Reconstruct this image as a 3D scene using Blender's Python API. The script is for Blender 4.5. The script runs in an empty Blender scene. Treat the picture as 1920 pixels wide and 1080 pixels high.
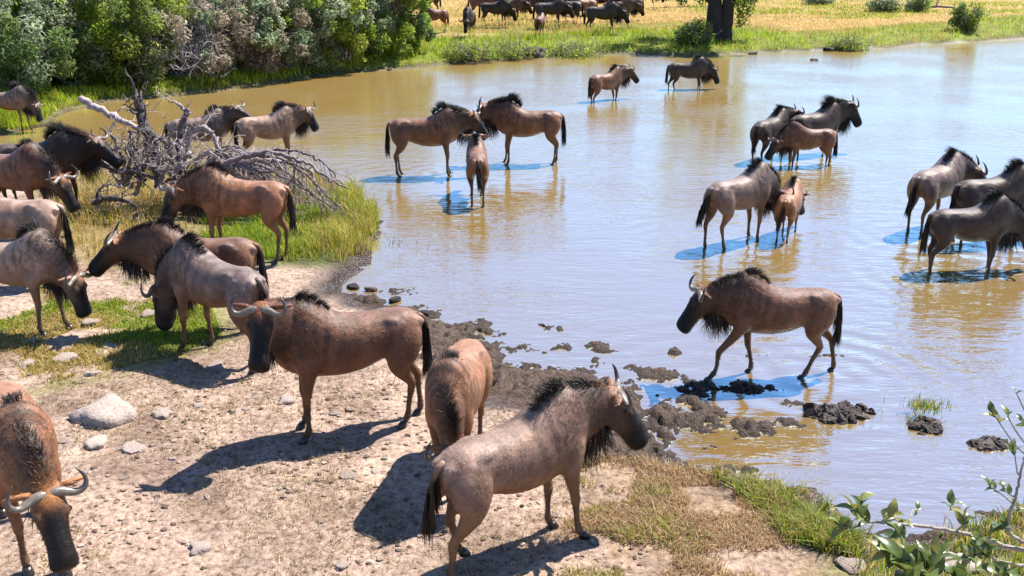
import bpy, bmesh, math, random
import numpy as np
from mathutils import Vector, Matrix
from mathutils.kdtree import KDTree
SC = bpy.context.scene
COL = SC.collection
# ---------------------------------------------------------------- camera
PITCH, FPX, CAMZ = math.radians(19.7), 1800.0, 4.7      # focal length for a 1920 px wide frame
cd = bpy.data.cameras.new('camera'); CAM = bpy.data.objects.new('camera', cd); COL.objects.link(CAM); SC.camera = CAM
cd.sensor_width = 36.0; cd.lens = 36.0*FPX/1920; cd.clip_start = .1; cd.clip_end = 3000
CAM.location = (0, 0, CAMZ); CAM.rotation_euler = (math.pi/2-PITCH, 0, 0)
# ---------------------------------------------------------------- sky, sun, exposure
SUN_EL, SUN_AZ = math.radians(55), math.radians(50)     # azimuth clockwise from +Y (away from the camera)
W = bpy.data.worlds.new('World'); SC.world = W; W.use_nodes = True
bg = W.node_tree.nodes['Background']; sky = W.node_tree.nodes.new('ShaderNodeTexSky'); sky.sky_type = 'NISHITA'
sky.sun_disc = False; sky.sun_elevation = SUN_EL; sky.sun_rotation = SUN_AZ; sky.air_density = .75; sky.dust_density = 0; sky.ozone_density = 6.0
W.node_tree.links.new(sky.outputs[0], bg.inputs[0]); bg.inputs[1].default_value = .108
sl = bpy.data.lights.new('sun', 'SUN'); sl.energy = 5.0; sl.angle = math.radians(.53); sl.color = (1, .945, .86)
SUN = bpy.data.objects.new('sun', sl); COL.objects.link(SUN)
sdir = Vector((math.sin(SUN_AZ)*math.cos(SUN_EL), math.cos(SUN_AZ)*math.cos(SUN_EL), math.sin(SUN_EL)))
SUN.rotation_euler = (-sdir).to_track_quat('-Z', 'Y').to_euler(); SUN.location = (20, 20, 30)
SC.view_settings.view_transform = 'Standard'; SC.view_settings.look = 'None'; SC.view_settings.gamma = 1; SC.view_settings.exposure = 1.35
SC.render.engine = 'CYCLES'; SC.cycles.max_bounces = 7; SC.cycles.diffuse_bounces = 4; SC.cycles.glossy_bounces = 2; SC.cycles.transmission_bounces = 4
SC.cycles.transparent_max_bounces = 4; SC.cycles.use_denoising = True; SC.cycles.caustics_reflective = False; SC.cycles.caustics_refractive = False
# ---------------------------------------------------------------- helpers
_f = np.array([0, math.cos(PITCH), -math.sin(PITCH)]); _u = np.array([0, math.sin(PITCH), math.cos(PITCH)]); _r = np.array([1., 0, 0])
def ray(px, py): return _f+_r*(px-960)/FPX+_u*(540-py)/FPX
def flat(px, py, z=0.0):
    d = ray(px, py); t = (z-CAMZ)/d[2]; return np.array([0, 0, CAMZ])+d*t
def at_depth(px, py, Y):
    d = ray(px, py); return np.array([0, 0, CAMZ])+d*(Y/d[1])
def on_ground(px, py):
    z = 0.0
    for _ in range(14):
        p = flat(px, py, z); z = .5*z+.5*gz(p[0], p[1])
    return np.array([p[0], p[1], gz(p[0], p[1])])
def _h(ix, iy, s):
    n = (ix.astype(np.int64)*374761393+iy.astype(np.int64)*668265263+s*974711) & 0x7fffffff
    n = ((n ^ (n >> 13))*1274126177) & 0x7fffffff
    return ((n ^ (n >> 16)) & 0xffff)/65535.0
def noise(x, y, s=0):
    x = np.asarray(x, float); y = np.asarray(y, float); ix, iy = np.floor(x), np.floor(y); fx, fy = x-ix, y-iy
    fx = fx*fx*(3-2*fx); fy = fy*fy*(3-2*fy)
    a, b, c, d = _h(ix, iy, s), _h(ix+1, iy, s), _h(ix, iy+1, s), _h(ix+1, iy+1, s)
    return (a*(1-fx)+b*fx)*(1-fy)+(c*(1-fx)+d*fx)*fy
def fbm(x, y, s=0, o=4):
    t = 0; a = .5
    for i in range(o): t = t+a*noise(np.asarray(x)*2**i, np.asarray(y)*2**i, s+i*17); a *= .5
    return t/(1-.5**o)
def sstep(a, b, x):
    t = np.clip((x-a)/(b-a), 0, 1); return t*t*(3-2*t)
def inpoly(P, x, y):
    r = np.zeros(np.shape(x), bool); n = len(P)
    for i in range(n):
        x1, y1 = P[i][:2]; x2, y2 = P[(i+1) % n][:2]
        if y1 == y2: continue
        c = ((y1 > y) != (y2 > y)) & (x < (x2-x1)*(y-y1)/(y2-y1)+x1); r ^= c
    return r
def distpoly(P, x, y):
    d = np.full(np.shape(x), 1e9); n = len(P)
    for i in range(n):
        a = P[i][:2]; b = P[(i+1) % n][:2]; ex, ey = b[0]-a[0], b[1]-a[1]; l = ex*ex+ey*ey+1e-12
        t = np.clip(((x-a[0])*ex+(y-a[1])*ey)/l, 0, 1); d = np.minimum(d, (x-a[0]-ex*t)**2+(y-a[1]-ey*t)**2)
    return np.sqrt(d)
def mesh_np(name, V, F, col=None, smooth=False, mat=None):
    """V (n,3); F (m,k) one polygon size, or a list of such arrays"""
    Fs = F if isinstance(F, list) else [F]
    me = bpy.data.meshes.new(name); nl = sum(f.size for f in Fs); npoly = sum(len(f) for f in Fs)
    me.vertices.add(len(V)); me.vertices.foreach_set('co', np.ascontiguousarray(V, dtype=np.float32).ravel())
    me.loops.add(nl); me.loops.foreach_set('vertex_index', np.concatenate([f.ravel() for f in Fs]).astype(np.int32))
    st = []; tot = []; o = 0
    for f in Fs:
        k = f.shape[1]; st.append(o+np.arange(len(f))*k); tot.append(np.full(len(f), k)); o += f.size
    me.polygons.add(npoly); me.polygons.foreach_set('loop_start', np.concatenate(st).astype(np.int32))
    me.polygons.foreach_set('use_smooth', np.full(npoly, smooth)); me.update(calc_edges=True)
    if col is not None:
        c = np.ones((len(V), 4), np.float32); c[:, :3] = col; a = me.color_attributes.new('coat', 'FLOAT_COLOR', 'POINT'); a.data.foreach_set('color', c.ravel())
    if mat: me.materials.append(M[mat])
    return me
def obj(name, me, parent=None, label=None, cat=None, group=None, kind=None):
    o = bpy.data.objects.new(name, me); COL.objects.link(o)
    if parent: o.parent = parent
    tag(o, label, cat, group, kind); return o
def tag(o, label=None, cat=None, group=None, kind=None):
    for k, v in (('label', label), ('category', cat), ('group', group), ('kind', kind)):
        if v: o[k] = v
    return o
def empty(name, loc, label, cat, group=None):
    o = bpy.data.objects.new(name, None); COL.objects.link(o); o.location = tuple(loc); return tag(o, label, cat, group)
class Tubes:
    def __init__(s): s.V = []; s.F = []; s.C = []; s.n = 0
    def add(s, P, r, seg=6, col=(.2, .2, .2)):
        P = np.asarray(P, float); n = len(P); r = np.broadcast_to(np.asarray(r, float), (n,))
        T = np.gradient(P, axis=0); T /= np.linalg.norm(T, axis=1)[:, None]+1e-9
        ref = np.array([.13, .21, .97]) if abs(T[0][2]) < .9 else np.array([1., .1, 0])
        A = np.cross(T, ref); A /= np.linalg.norm(A, axis=1)[:, None]+1e-9; B = np.cross(T, A)
        an = np.arange(seg)*2*math.pi/seg
        v = P[:, None]+(A[:, None]*np.cos(an)[None, :, None]+B[:, None]*np.sin(an)[None, :, None])*r[:, None, None]
        i = np.arange(n-1)[:, None]*seg; j = np.arange(seg)[None]; j2 = (j+1) % seg
        f = np.stack([i+j, i+j2, i+seg+j2, i+seg+j], -1).reshape(-1, 4)
        cap = [np.array([[s.n+k, s.n+(k+1) % seg, s.n+(k+1) % seg, s.n+k]]) for k in ()]
        s.V.append(v.reshape(-1, 3)); s.F.append(f+s.n); s.C.append(np.tile(np.asarray(col, float), (n*seg, 1))); s.n += n*seg
        # end cap fan
        for e, b in ((0, s.n-n*seg), (1, s.n-seg)):
            s.V.append(P[-1 if e else 0][None]); s.C.append(np.asarray(col, float)[None]); c = s.n; s.n += 1
            k = np.arange(seg); s.F.append(np.stack([b+k, b+(k+1) % seg, np.full(seg, c), np.full(seg, c)], -1)[:, :3] if False else np.stack([b+k, b+(k+1) % seg, np.full(seg, c)], -1))
    def mesh(s, name, mat, smooth=True):
        q = [f for f in s.F if f.shape[1] == 4]; t = [f for f in s.F if f.shape[1] == 3]
        return mesh_np(name, np.concatenate(s.V), [np.concatenate(q), np.concatenate(t)], np.concatenate(s.C), smooth, mat)
# ---------------------------------------------------------------- materials
M = {}
def mat(name):
    m = bpy.data.materials.new(name); m.use_nodes = True; nt = m.node_tree; b = nt.nodes['Principled BSDF']; M[name] = m
    def N(t, **kw):
        n = nt.nodes.new(t)
        for k, v in kw.items():
            if k in n.inputs: n.inputs[k].default_value = v
            else: setattr(n, k, v)
        return n
    def K(a, i, c, j): nt.links.new(a.outputs[i], c.inputs[j])
    return m, nt, b, N, K
def ramp(N, stops):
    r = N('ShaderNodeValToRGB'); e = r.color_ramp.elements
    while len(e) > 1: e.remove(e[-1])
    e[0].position = stops[0][0]; e[0].color = tuple(stops[0][1])+(1,) if len(stops[0][1]) == 3 else stops[0][1]
    for p, c in stops[1:]:
        q = e.new(p); q.color = tuple(c)+(1,)
    return r
def mixc(N, K, a, b, fac=None, mode='MIX', f=1.0):
    """a, b: (node, socket); returns the mix node (output 2)"""
    x = N('ShaderNodeMix', data_type='RGBA', blend_type=mode); x.inputs[0].default_value = f
    for src, i in ((a, 6), (b, 7)):
        if isinstance(src[0], (int, float)): x.inputs[i].default_value = tuple(src)+(1,)
        else: K(src[0], src[1], x, i)
    if fac: K(fac[0], fac[1], x, 0)
    return x

m, nt, b, N, K = mat('coat')
at = N('ShaderNodeAttribute', attribute_name='coat'); fu = N('ShaderNodeAttribute', attribute_name='fur'); tc = N('ShaderNodeTexCoord')
sep = N('ShaderNodeSeparateXYZ'); K(fu, 'Vector', sep, 0)
cmb = N('ShaderNodeCombineXYZ')
mm = N('ShaderNodeMath', operation='MULTIPLY'); mm.inputs[1].default_value = 30; K(sep, 0, mm, 0); K(mm, 0, cmb, 0)
m2 = N('ShaderNodeMath', operation='MULTIPLY'); m2.inputs[1].default_value = 1.6; K(sep, 1, m2, 0); K(m2, 0, cmb, 1)
q1 = N('ShaderNodeMath', operation='MULTIPLY'); q1.inputs[1].default_value = 2.5; K(sep, 1, q1, 0); q2 = N('ShaderNodeMath', operation='SINE'); K(q1, 0, q2, 0)
q3 = N('ShaderNodeMath', operation='MULTIPLY'); q3.inputs[1].default_value = 62; K(sep, 0, q3, 0); q4 = N('ShaderNodeMath', operation='MULTIPLY_ADD'); q4.inputs[1].default_value = 1.6; K(q2, 0, q4, 0); K(q3, 0, q4, 2)
sn = N('ShaderNodeMath', operation='SINE'); K(q4, 0, sn, 0); sr = ramp(N, [(.05, (0, 0, 0)), (.45, (1, 1, 1))]); K(sn, 0, sr, 0)
sm_ = N('ShaderNodeMath', operation='MULTIPLY'); K(sr, 0, sm_, 0); K(sep, 2, sm_, 1)
sm2 = N('ShaderNodeMath', operation='MULTIPLY'); sm2.inputs[1].default_value = .55; K(sm_, 0, sm2, 0)
st = mixc(N, K, (at, 'Color'), (.028, .022, .020), (sm2, 0))
n1 = N('ShaderNodeTexNoise', Scale=4.5, Detail=5.0, Roughness=.6); K(tc, 'Object', n1, 'Vector')
r1 = ramp(N, [(.30, (.50, .45, .42)), (.52, (1, 1, 1)), (.70, (1.45, 1.38, 1.30))]); K(n1, 0, r1, 0)
c1 = mixc(N, K, (st, 2), (r1, 0), mode='MULTIPLY')
mp = N('ShaderNodeMapping'); mp.inputs['Scale'].default_value = (30, 90, 14); K(tc, 'Object', mp, 'Vector')
n2 = N('ShaderNodeTexNoise', Scale=3.0, Detail=3.0); K(mp, 0, n2, 'Vector')
r2 = ramp(N, [(.3, (.78, .78, .78)), (.7, (1.2, 1.2, 1.2))]); K(n2, 0, r2, 0)
c2 = mixc(N, K, (c1, 2), (r2, 0), mode='MULTIPLY'); K(c2, 2, b, 'Base Color')
bp = N('ShaderNodeBump', Strength=.35, Distance=.006); K(n2, 0, bp, 'Height'); 
n3 = N('ShaderNodeTexNoise', Scale=9.0, Detail=3.0); K(tc, 'Object', n3, 'Vector')
bp2 = N('ShaderNodeBump', Strength=.45, Distance=.03); K(n3, 0, bp2, 'Height'); K(bp2, 0, bp, 'Normal'); K(bp, 0, b, 'Normal')
b.inputs['Roughness'].default_value = .50; b.inputs['Specular IOR Level'].default_value = .22
b.inputs['Sheen Weight'].default_value = .0; b.inputs['Sheen Roughness'].default_value = .45; b.inputs['Sheen Tint'].default_value = (1, .9, .82, 1)

m, nt, b, N, K = mat('hair')
at = N('ShaderNodeAttribute', attribute_name='coat'); K(at, 'Color', b, 'Base Color'); b.inputs['Roughness'].default_value = .55; b.inputs['Specular IOR Level'].default_value = .28
m, nt, b, N, K = mat('horn')
at = N('ShaderNodeAttribute', attribute_name='coat'); tc = N('ShaderNodeTexCoord'); n1 = N('ShaderNodeTexNoise', Scale=40.0, Detail=3.0); K(tc, 'Object', n1, 'Vector')
r1 = ramp(N, [(.3, (.7, .7, .7)), (.7, (1.3, 1.3, 1.3))]); K(n1, 0, r1, 0); c = mixc(N, K, (at, 'Color'), (r1, 0), mode='MULTIPLY'); K(c, 2, b, 'Base Color')
b.inputs['Roughness'].default_value = .32
m, nt, b, N, K = mat('eye')
b.inputs['Base Color'].default_value = (.008, .006, .005, 1); b.inputs['Roughness'].default_value = .08

def blade_mat(name, rough=.55, trans=.35):
    m, nt, b, N, K = mat(name)
    at = N('ShaderNodeAttribute', attribute_name='coat'); K(at, 'Color', b, 'Base Color'); b.inputs['Roughness'].default_value = rough; b.inputs['Specular IOR Level'].default_value = .3
    tr = N('ShaderNodeBsdfTranslucent'); K(at, 'Color', tr, 'Color'); mx = N('ShaderNodeMixShader'); mx.inputs[0].default_value = trans
    K(b, 0, mx, 1); K(tr, 0, mx, 2); nt.links.new(mx.outputs[0], nt.nodes['Material Output'].inputs[0])
blade_mat('grass', .5, .45); blade_mat('leaves', .45, .68)

m, nt, b, N, K = mat('ground')
at = N('ShaderNodeAttribute', attribute_name='coat'); zo = N('ShaderNodeAttribute', attribute_name='wet'); tc = N('ShaderNodeTexCoord')
n1 = N('ShaderNodeTexNoise', Scale=1.3, Detail=6.0, Roughness=.62); K(tc, 'Object', n1, 'Vector')
r1 = ramp(N, [(.30, (.55, .50, .47)), (.48, (.95, .94, .93)), (.70, (1.32, 1.31, 1.30))]); K(n1, 0, r1, 0)
c1 = mixc(N, K, (at, 'Color'), (r1, 0), mode='MULTIPLY')
n2 = N('ShaderNodeTexNoise', Scale=16.0, Detail=6.0, Roughness=.72); K(tc, 'Object', n2, 'Vector')
r2 = ramp(N, [(.34, (.26, .20, .17)), (.45, (.74, .69, .66)), (.58, (1.10, 1.09, 1.08)), (.70, (1.50, 1.48, 1.46))]); K(n2, 0, r2, 0)
c2 = mixc(N, K, (c1, 2), (r2, 0), mode='MULTIPLY')
n4 = N('ShaderNodeTexVoronoi', Scale=26.0); K(tc, 'Object', n4, 'Vector')
r4 = ramp(N, [(.06, (.45, .40, .38)), (.16, (1, 1, 1))]); K(n4, 0, r4, 0)
n5 = N('ShaderNodeTexNoise', Scale=3.2, Detail=3.0); K(tc, 'Object', n5, 'Vector'); r5 = ramp(N, [(.48, (0, 0, 0)), (.62, (1, 1, 1))]); K(n5, 0, r5, 0)
c3 = mixc(N, K, (c2, 2), (r4, 0), (r5, 0), mode='MULTIPLY'); K(c3, 2, b, 'Base Color')
rr = N('ShaderNodeMapRange'); rr.inputs[3].default_value = .92; rr.inputs[4].default_value = .22; K(zo, 'Fac', rr, 0); K(rr, 0, b, 'Roughness')
bp = N('ShaderNodeBump', Strength=.8, Distance=.03); K(n2, 0, bp, 'Height'); bp2 = N('ShaderNodeBump', Strength=.5, Distance=.012)
n3 = N('ShaderNodeTexNoise', Scale=55.0, Detail=4.0); K(tc, 'Object', n3, 'Vector'); K(n3, 0, bp2, 'Height'); K(bp, 0, bp2, 'Normal'); K(bp2, 0, b, 'Normal')
b.inputs['Specular IOR Level'].default_value = .3

RINGS = [(*flat(px, py)[:2], a_, k_) for px, py, a_, k_ in ((745,330,.20,15),(830,325,.2,17),(895,390,.3,13),(955,312,.2,16),(1045,303,.2,15),(1140,190,.35,11),(1300,168,.25,12),(1520,315,.25,13),(1310,465,.22,16),(1357,462,.2,18),(1425,448,.2,15),(1490,450,.2,17),(1705,440,.25,14),(1770,512,.25,14),(1850,505,.25,15),(1330,705,.35,15),(1570,700,.35,14),(1500,718,.3,17))]
m, nt, b, N, K = mat('water')
tc = N('ShaderNodeTexCoord')
n0 = N('ShaderNodeTexNoise', Scale=.35, Detail=4.0); K(tc, 'Object', n0, 'Vector')
r0 = ramp(N, [(.35, (.250, .158, .048)), (.65, (.250, .168, .064))]); K(n0, 0, r0, 0); K(r0, 0, b, 'Base Color')
b.inputs['Roughness'].default_value = .05; b.inputs['IOR'].default_value = 6.5; b.inputs['Specular Tint'].default_value = (.72, .95, 1, 1); b.inputs['Specular IOR Level'].default_value = .5
mp = N('ShaderNodeMapping'); mp.inputs['Scale'].default_value = (.62, 1.9, 1); mp.inputs['Rotation'].default_value = (0, 0, .12); K(tc, 'Object', mp, 'Vector')
w1 = N('ShaderNodeTexNoise', Scale=4.0, Detail=3.0, Roughness=.5, Distortion=.4); K(mp, 0, w1, 'Vector')
w2 = N('ShaderNodeTexNoise', Scale=1.1, Detail=2.0); K(mp, 0, w2, 'Vector')
w3 = N('ShaderNodeTexNoise', Scale=.30, Detail=2.0); K(tc, 'Object', w3, 'Vector'); r3 = N('ShaderNodeMapRange'); r3.inputs[1].default_value = .38; r3.inputs[2].default_value = .62; r3.inputs[3].default_value = .35; r3.inputs[4].default_value = 1.0; K(w3, 0, r3, 0)
ad = N('ShaderNodeMath', operation='MULTIPLY_ADD'); ad.inputs[1].default_value = 1.0; K(w2, 0, ad, 0); K(w1, 0, ad, 2)
w4 = N('ShaderNodeTexNoise', Scale=11.0, Detail=2.0); K(mp, 0, w4, 'Vector'); a4 = N('ShaderNodeMath', operation='MULTIPLY_ADD'); a4.inputs[1].default_value = .40; K(w4, 0, a4, 0); K(ad, 0, a4, 2); acc = a4
for (rx, ry, amp, kk) in RINGS:
    vd = N('ShaderNodeVectorMath', operation='DISTANCE'); vd.inputs[1].default_value = (rx, ry, 0); K(tc, 'Object', vd, 0)
    m1 = N('ShaderNodeMath', operation='MULTIPLY'); m1.inputs[1].default_value = kk; K(vd, 'Value', m1, 0); s1 = N('ShaderNodeMath', operation='SINE'); K(m1, 0, s1, 0)
    e1 = N('ShaderNodeMapRange'); e1.inputs[1].default_value = .3; e1.inputs[2].default_value = 2.6; e1.inputs[3].default_value = amp; e1.inputs[4].default_value = 0; K(vd, 'Value', e1, 0)
    pr = N('ShaderNodeMath', operation='MULTIPLY_ADD'); K(s1, 0, pr, 0); K(e1, 0, pr, 1); K(acc, 0, pr, 2); acc = pr
bp = N('ShaderNodeBump', Strength=.5, Distance=.0175); K(r3, 0, bp, 'Strength'); K(acc, 0, bp, 'Height'); K(bp, 0, b, 'Normal')

def rough_mat(name, sc, lo, hi, rough, bump, dist, spec=.3):
    m, nt, b, N, K = mat(name); at = N('ShaderNodeAttribute', attribute_name='coat'); tc = N('ShaderNodeTexCoord')
    n = N('ShaderNodeTexNoise', Scale=sc, Detail=6.0, Roughness=.65); K(tc, 'Object', n, 'Vector')
    r = ramp(N, [(.3, (lo,)*3), (.68, (hi,)*3)]); K(n, 0, r, 0); c = mixc(N, K, (at, 'Color'), (r, 0), mode='MULTIPLY'); K(c, 2, b, 'Base Color')
    bp = N('ShaderNodeBump', Strength=bump, Distance=dist); K(n, 0, bp, 'Height'); K(bp, 0, b, 'Normal'); b.inputs['Roughness'].default_value = rough; b.inputs['Specular IOR Level'].default_value = spec
rough_mat('stone', 9, .55, 1.3, .85, .8, .03)
rough_mat('mud', 34, .40, 1.6, .55, 1.0, .035, .25)
rough_mat('wood', 22, .5, 1.4, .75, .8, .01)
rough_mat('bark', 12, .5, 1.4, .9, 1.0, .03)
# ---------------------------------------------------------------- terrain, shoreline, water
FAR = [(-400,268),(-150,262),(0,252),(55,244),(88,236),(112,214),(200,191),(330,180),(480,162),(570,148),(640,138),(720,132),(850,121),(960,110),(1080,104),(1200,102),
       (1300,106),(1400,101),(1480,98),(1560,95),(1660,91),(1750,83),(1830,79),(1920,73),(2150,64),(2500,90)]
NEAR = [(2600,300),(2450,600),(2250,820),(2080,925),(1960,945),(1880,962),(1800,990),(1720,1010),(1650,1015),(1600,985),(1565,950),(1525,922),(1440,902),(1360,890),(1300,876),(1250,852),(1215,836),
        (1196,800),(1205,765),(1180,738),(1140,716),(1080,702),(1015,712),(940,712),(905,690),(885,652),(822,612),(760,582),(700,562),(642,548),(655,522),(690,502),(702,470),(715,420),(702,388),
        (665,368),(640,345),(600,328),(520,328),(430,322),(330,312),(250,308),(150,314),(60,322),(0,326),(-150,332),(-400,340)]
SHORE = [flat(*p)[:2] for p in FAR+NEAR]
FARL = [flat(*p)[:2] for p in FAR]; 
def polyline_far(x, y):      # True for land beyond the water
    fx = np.array([p[0] for p in FARL]); fy = np.array([p[1] for p in FARL]); o = np.argsort(fx)
    return y > np.interp(x, fx[o], fy[o])-.8
def region(P): return [flat(*p)[:2] for p in P]
R_MUD = region([(640,540),(760,575),(900,600),(1010,640),(1160,690),(1260,700),(1330,790),(1420,860),(1330,900),(1230,880),(1120,800),(1010,790),(920,780),(890,720),(850,660),(760,610),(650,575)])
R_GREENL = region([(-60,560),(90,560),(240,560),(400,600),(420,660),(330,700),(180,740),(60,760),(-60,790)])
R_LUSH = region([(380,390),(640,350),(712,400),(700,470),(640,500),(540,505),(430,500),(380,470)])
R_STRAW = region([(80,330),(300,320),(620,330),(640,380),(420,420),(310,500),(200,530),(120,480)])
R_BR = region([(1090,870),(1290,880),(1420,905),(1520,930),(1570,965),(1610,1010),(1640,1090),(1660,1300),(1000,1300),(1060,1000)])
R_BRG = region([(1330,900),(1500,925),(1570,970),(1610,1010),(1640,1100),(1500,1100),(1440,1000)])
R_BR2 = region([(1600,1000),(1700,1015),(1800,995),(1900,955),(2100,930),(2100,1300),(1600,1300)])
R_MEADOW = region([(780,70),(1000,62),(1330,60),(1340,40),(1500,75),(1920,40),(2200,30),(2200,-60),(600,-60)])
def height(x, y):
    d = distpoly(SHORE, x, y); ins = inpoly(SHORE, x, y); far = polyline_far(x, y)
    land = np.where(far, .42*(1-np.exp(-d/.9))+.012*np.minimum(d, 60), .20*(1-np.exp(-d/1.3))+.010*np.minimum(d, 30))
    mud = sstep(1.0, 0, d)*(~far)
    inm = inpoly(R_MUD, x, y)
    n = (fbm(x*1.6, y*1.6, 3, 4)-.5)*.09*sstep(0, 1.2, d)+(fbm(x*6, y*6, 9, 3)-.5)*(.030+.11*np.maximum(mud, inm*.9))
    land = np.where(inm, land*.55+.01, land)
    wat = -np.minimum(.40, .02+d*.16)+(fbm(x*2.2, y*2.2, 5, 3)-.5)*.05*sstep(2., 0, d)
    return np.where(ins, wat, land+.015)+n*np.where(ins, .5, 1)
def axis_x():
    c = np.arange(-9, 9.001, .062); g = []; s = .07; x = 9.0
    while x < 700: x += s; g.append(x); s *= 1.055
    return np.concatenate([-np.array(g)[::-1], c, g])
def axis_y():
    y = 2.5; o = [-60, -30, -15, -8, -4, -1.5, 0, 1, 1.8]
    while y < 75: o.append(y); y += max(.05, .0105*y)
    s = .9
    while y < 1200: o.append(y); y += s; s *= 1.16
    return np.array(o)
GX, GY = axis_x(), axis_y(); XX, YY = np.meshgrid(GX, GY); HH = height(XX.ravel(), YY.ravel()).reshape(XX.shape)
def gz(x, y):
    i = min(max(int(np.searchsorted(GX, x))-1, 0), len(GX)-2); j = min(max(int(np.searchsorted(GY, y))-1, 0), len(GY)-2)
    u = (x-GX[i])/(GX[i+1]-GX[i]); v = (y-GY[j])/(GY[j+1]-GY[j])
    return float((HH[j, i]*(1-u)+HH[j, i+1]*u)*(1-v)+(HH[j+1, i]*(1-u)+HH[j+1, i+1]*u)*v)
def gzv(x, y):
    i = np.clip(np.searchsorted(GX, x)-1, 0, len(GX)-2); j = np.clip(np.searchsorted(GY, y)-1, 0, len(GY)-2)
    u = (x-GX[i])/(GX[i+1]-GX[i]); v = (y-GY[j])/(GY[j+1]-GY[j])
    return (HH[j, i]*(1-u)+HH[j, i+1]*u)*(1-v)+(HH[j+1, i]*(1-u)+HH[j+1, i+1]*u)*v
def build_ground():
    x, y = XX.ravel(), YY.ravel(); n = len(x); d = distpoly(SHORE, x, y); far = polyline_far(x, y); ins = inpoly(SHORE, x, y)
    soil = np.array([.33, .252, .205]); col = np.tile(soil, (n, 1)); f = fbm(x*.8, y*.8, 21, 4)[:, None]
    col = col*(1-f*.35)+np.array([.27, .175, .12])*f*.35
    def blend(mask, c, k=1.0):
        nonlocal col
        m = (np.clip(mask, 0, 1)*k)[:, None]; col = col*(1-m)+np.asarray(c)*m
    soft = lambda P, w=.5: np.where(inpoly(P, x, y), 1.0, sstep(w, 0, distpoly(P, x, y)))
    gn = sstep(.40, .56, fbm(x*1.7, y*1.7, 33, 4))
    blend(soft(R_GREENL)*gn, (.17, .17, .045), .8)
    blend(soft(R_LUSH), (.075, .095, .020)); blend(soft(R_STRAW), (.20, .155, .065), .9)
    blend(soft(R_BR)*(.25+.6*gn), (.25, .17, .09), .7); blend(soft(R_BR2), (.12, .12, .04))
    blend(far*1.0, (.15, .185, .02)); blend(far*sstep(.4, .62, fbm(x*.35, y*.35, 51, 3))*sstep(2, 6, d), (.30, .21, .07), .8)
    blend(soft(R_MEADOW, 1.)*far, (.42, .285, .105), .85)
    muddy = np.maximum(sstep(.75, .15, d)*(~far), soft(R_MUD, .3)*sstep(2.2, 1.0, d)*.95)
    blend(muddy, (.050, .031, .021)); blend((far & (d < .35))*1.0, (.10, .07, .045), .7); blend(ins*1.0, (.06, .045, .032))
    V = np.stack([x, y, HH.ravel()], 1); nx, ny = len(GX), len(GY)
    i = np.arange(ny-1)[:, None]*nx; j = np.arange(nx-1)[None]; F = np.stack([i+j, i+j+1, i+nx+j+1, i+nx+j], -1).reshape(-1, 4)
    me = mesh_np('ground', V, F, col, True, 'ground')
    a = me.attributes.new('wet', 'FLOAT', 'POINT'); a.data.foreach_set('value', np.clip(muddy+ins, 0, 1).astype(np.float32))
    obj('ground', me, kind='structure')
build_ground()
wx = (-75, 75); wy = (5, 75)
obj('water', mesh_np('water', np.array([(wx[0], wy[0], 0), (wx[1], wy[0], 0), (wx[1], wy[1], 0), (wx[0], wy[1], 0)], float), np.array([[0, 1, 2, 3]]), None, False, 'water'), kind='structure')
# ---------------------------------------------------------------- wildebeest
def catmull(P, n):
    P = np.asarray(P, float); m = len(P)
    Q = np.vstack([2*P[0]-P[1], P, 2*P[-1]-P[-2]])
    out = []
    for t in np.linspace(0, m-1-1e-6, n):
        i = int(t); u = t-i
        p0, p1, p2, p3 = Q[i], Q[i+1], Q[i+2], Q[i+3]
        out.append(0.5*((2*p1)+(-p0+p2)*u+(2*p0-5*p1+4*p2-p3)*u*u+(-p0+3*p1-3*p2+p3)*u**3))
    return np.array(out)

class Loft:
    """closed tubes with elliptical rings; every vertex carries colour + coat coordinates"""
    def __init__(s): s.v=[]; s.f=[]; s.c=[]; s.k=[]
    def add(s, cen, fwd, up, hu, hd, hw, colf, seg=18, e=1.0):
        b = len(s.v); n = len(cen)
        for i in range(n):
            f = fwd[i]/np.linalg.norm(fwd[i]); u = up[i]-f*np.dot(up[i], f); u /= np.linalg.norm(u)
            sd = np.cross(u, f)
            for j in range(seg):
                a = 2*math.pi*j/seg; ca, sa = math.cos(a), math.sin(a)
                ca = math.copysign(abs(ca)**e, ca); sa = math.copysign(abs(sa)**e, sa)
                s.v.append(cen[i]+u*ca*(hu[i] if ca > 0 else hd[i])+sd*sa*hw[i])
                c, k = colf(i/(n-1), math.cos(a), math.sin(a)); s.c.append(c); s.k.append(k)
        for i in range(n-1):
            for j in range(seg):
                j2 = (j+1) % seg
                s.f.append((b+i*seg+j, b+i*seg+j2, b+(i+1)*seg+j2, b+(i+1)*seg+j))
        s.f.append(tuple(b+j for j in range(seg))[::-1]); s.f.append(tuple(b+(n-1)*seg+j for j in range(seg)))

def rotv(v, ax, a):
    return np.array(Matrix.Rotation(a, 3, Vector(ax)) @ Vector(v))

def lerp3(a, b, t):
    t = min(1, max(0, t)); return tuple(a[i]+(b[i]-a[i])*t for i in range(3))
def sst(a, b, x):
    t = min(1, max(0, (x-a)/(b-a))); return t*t*(3-2*t)

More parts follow.
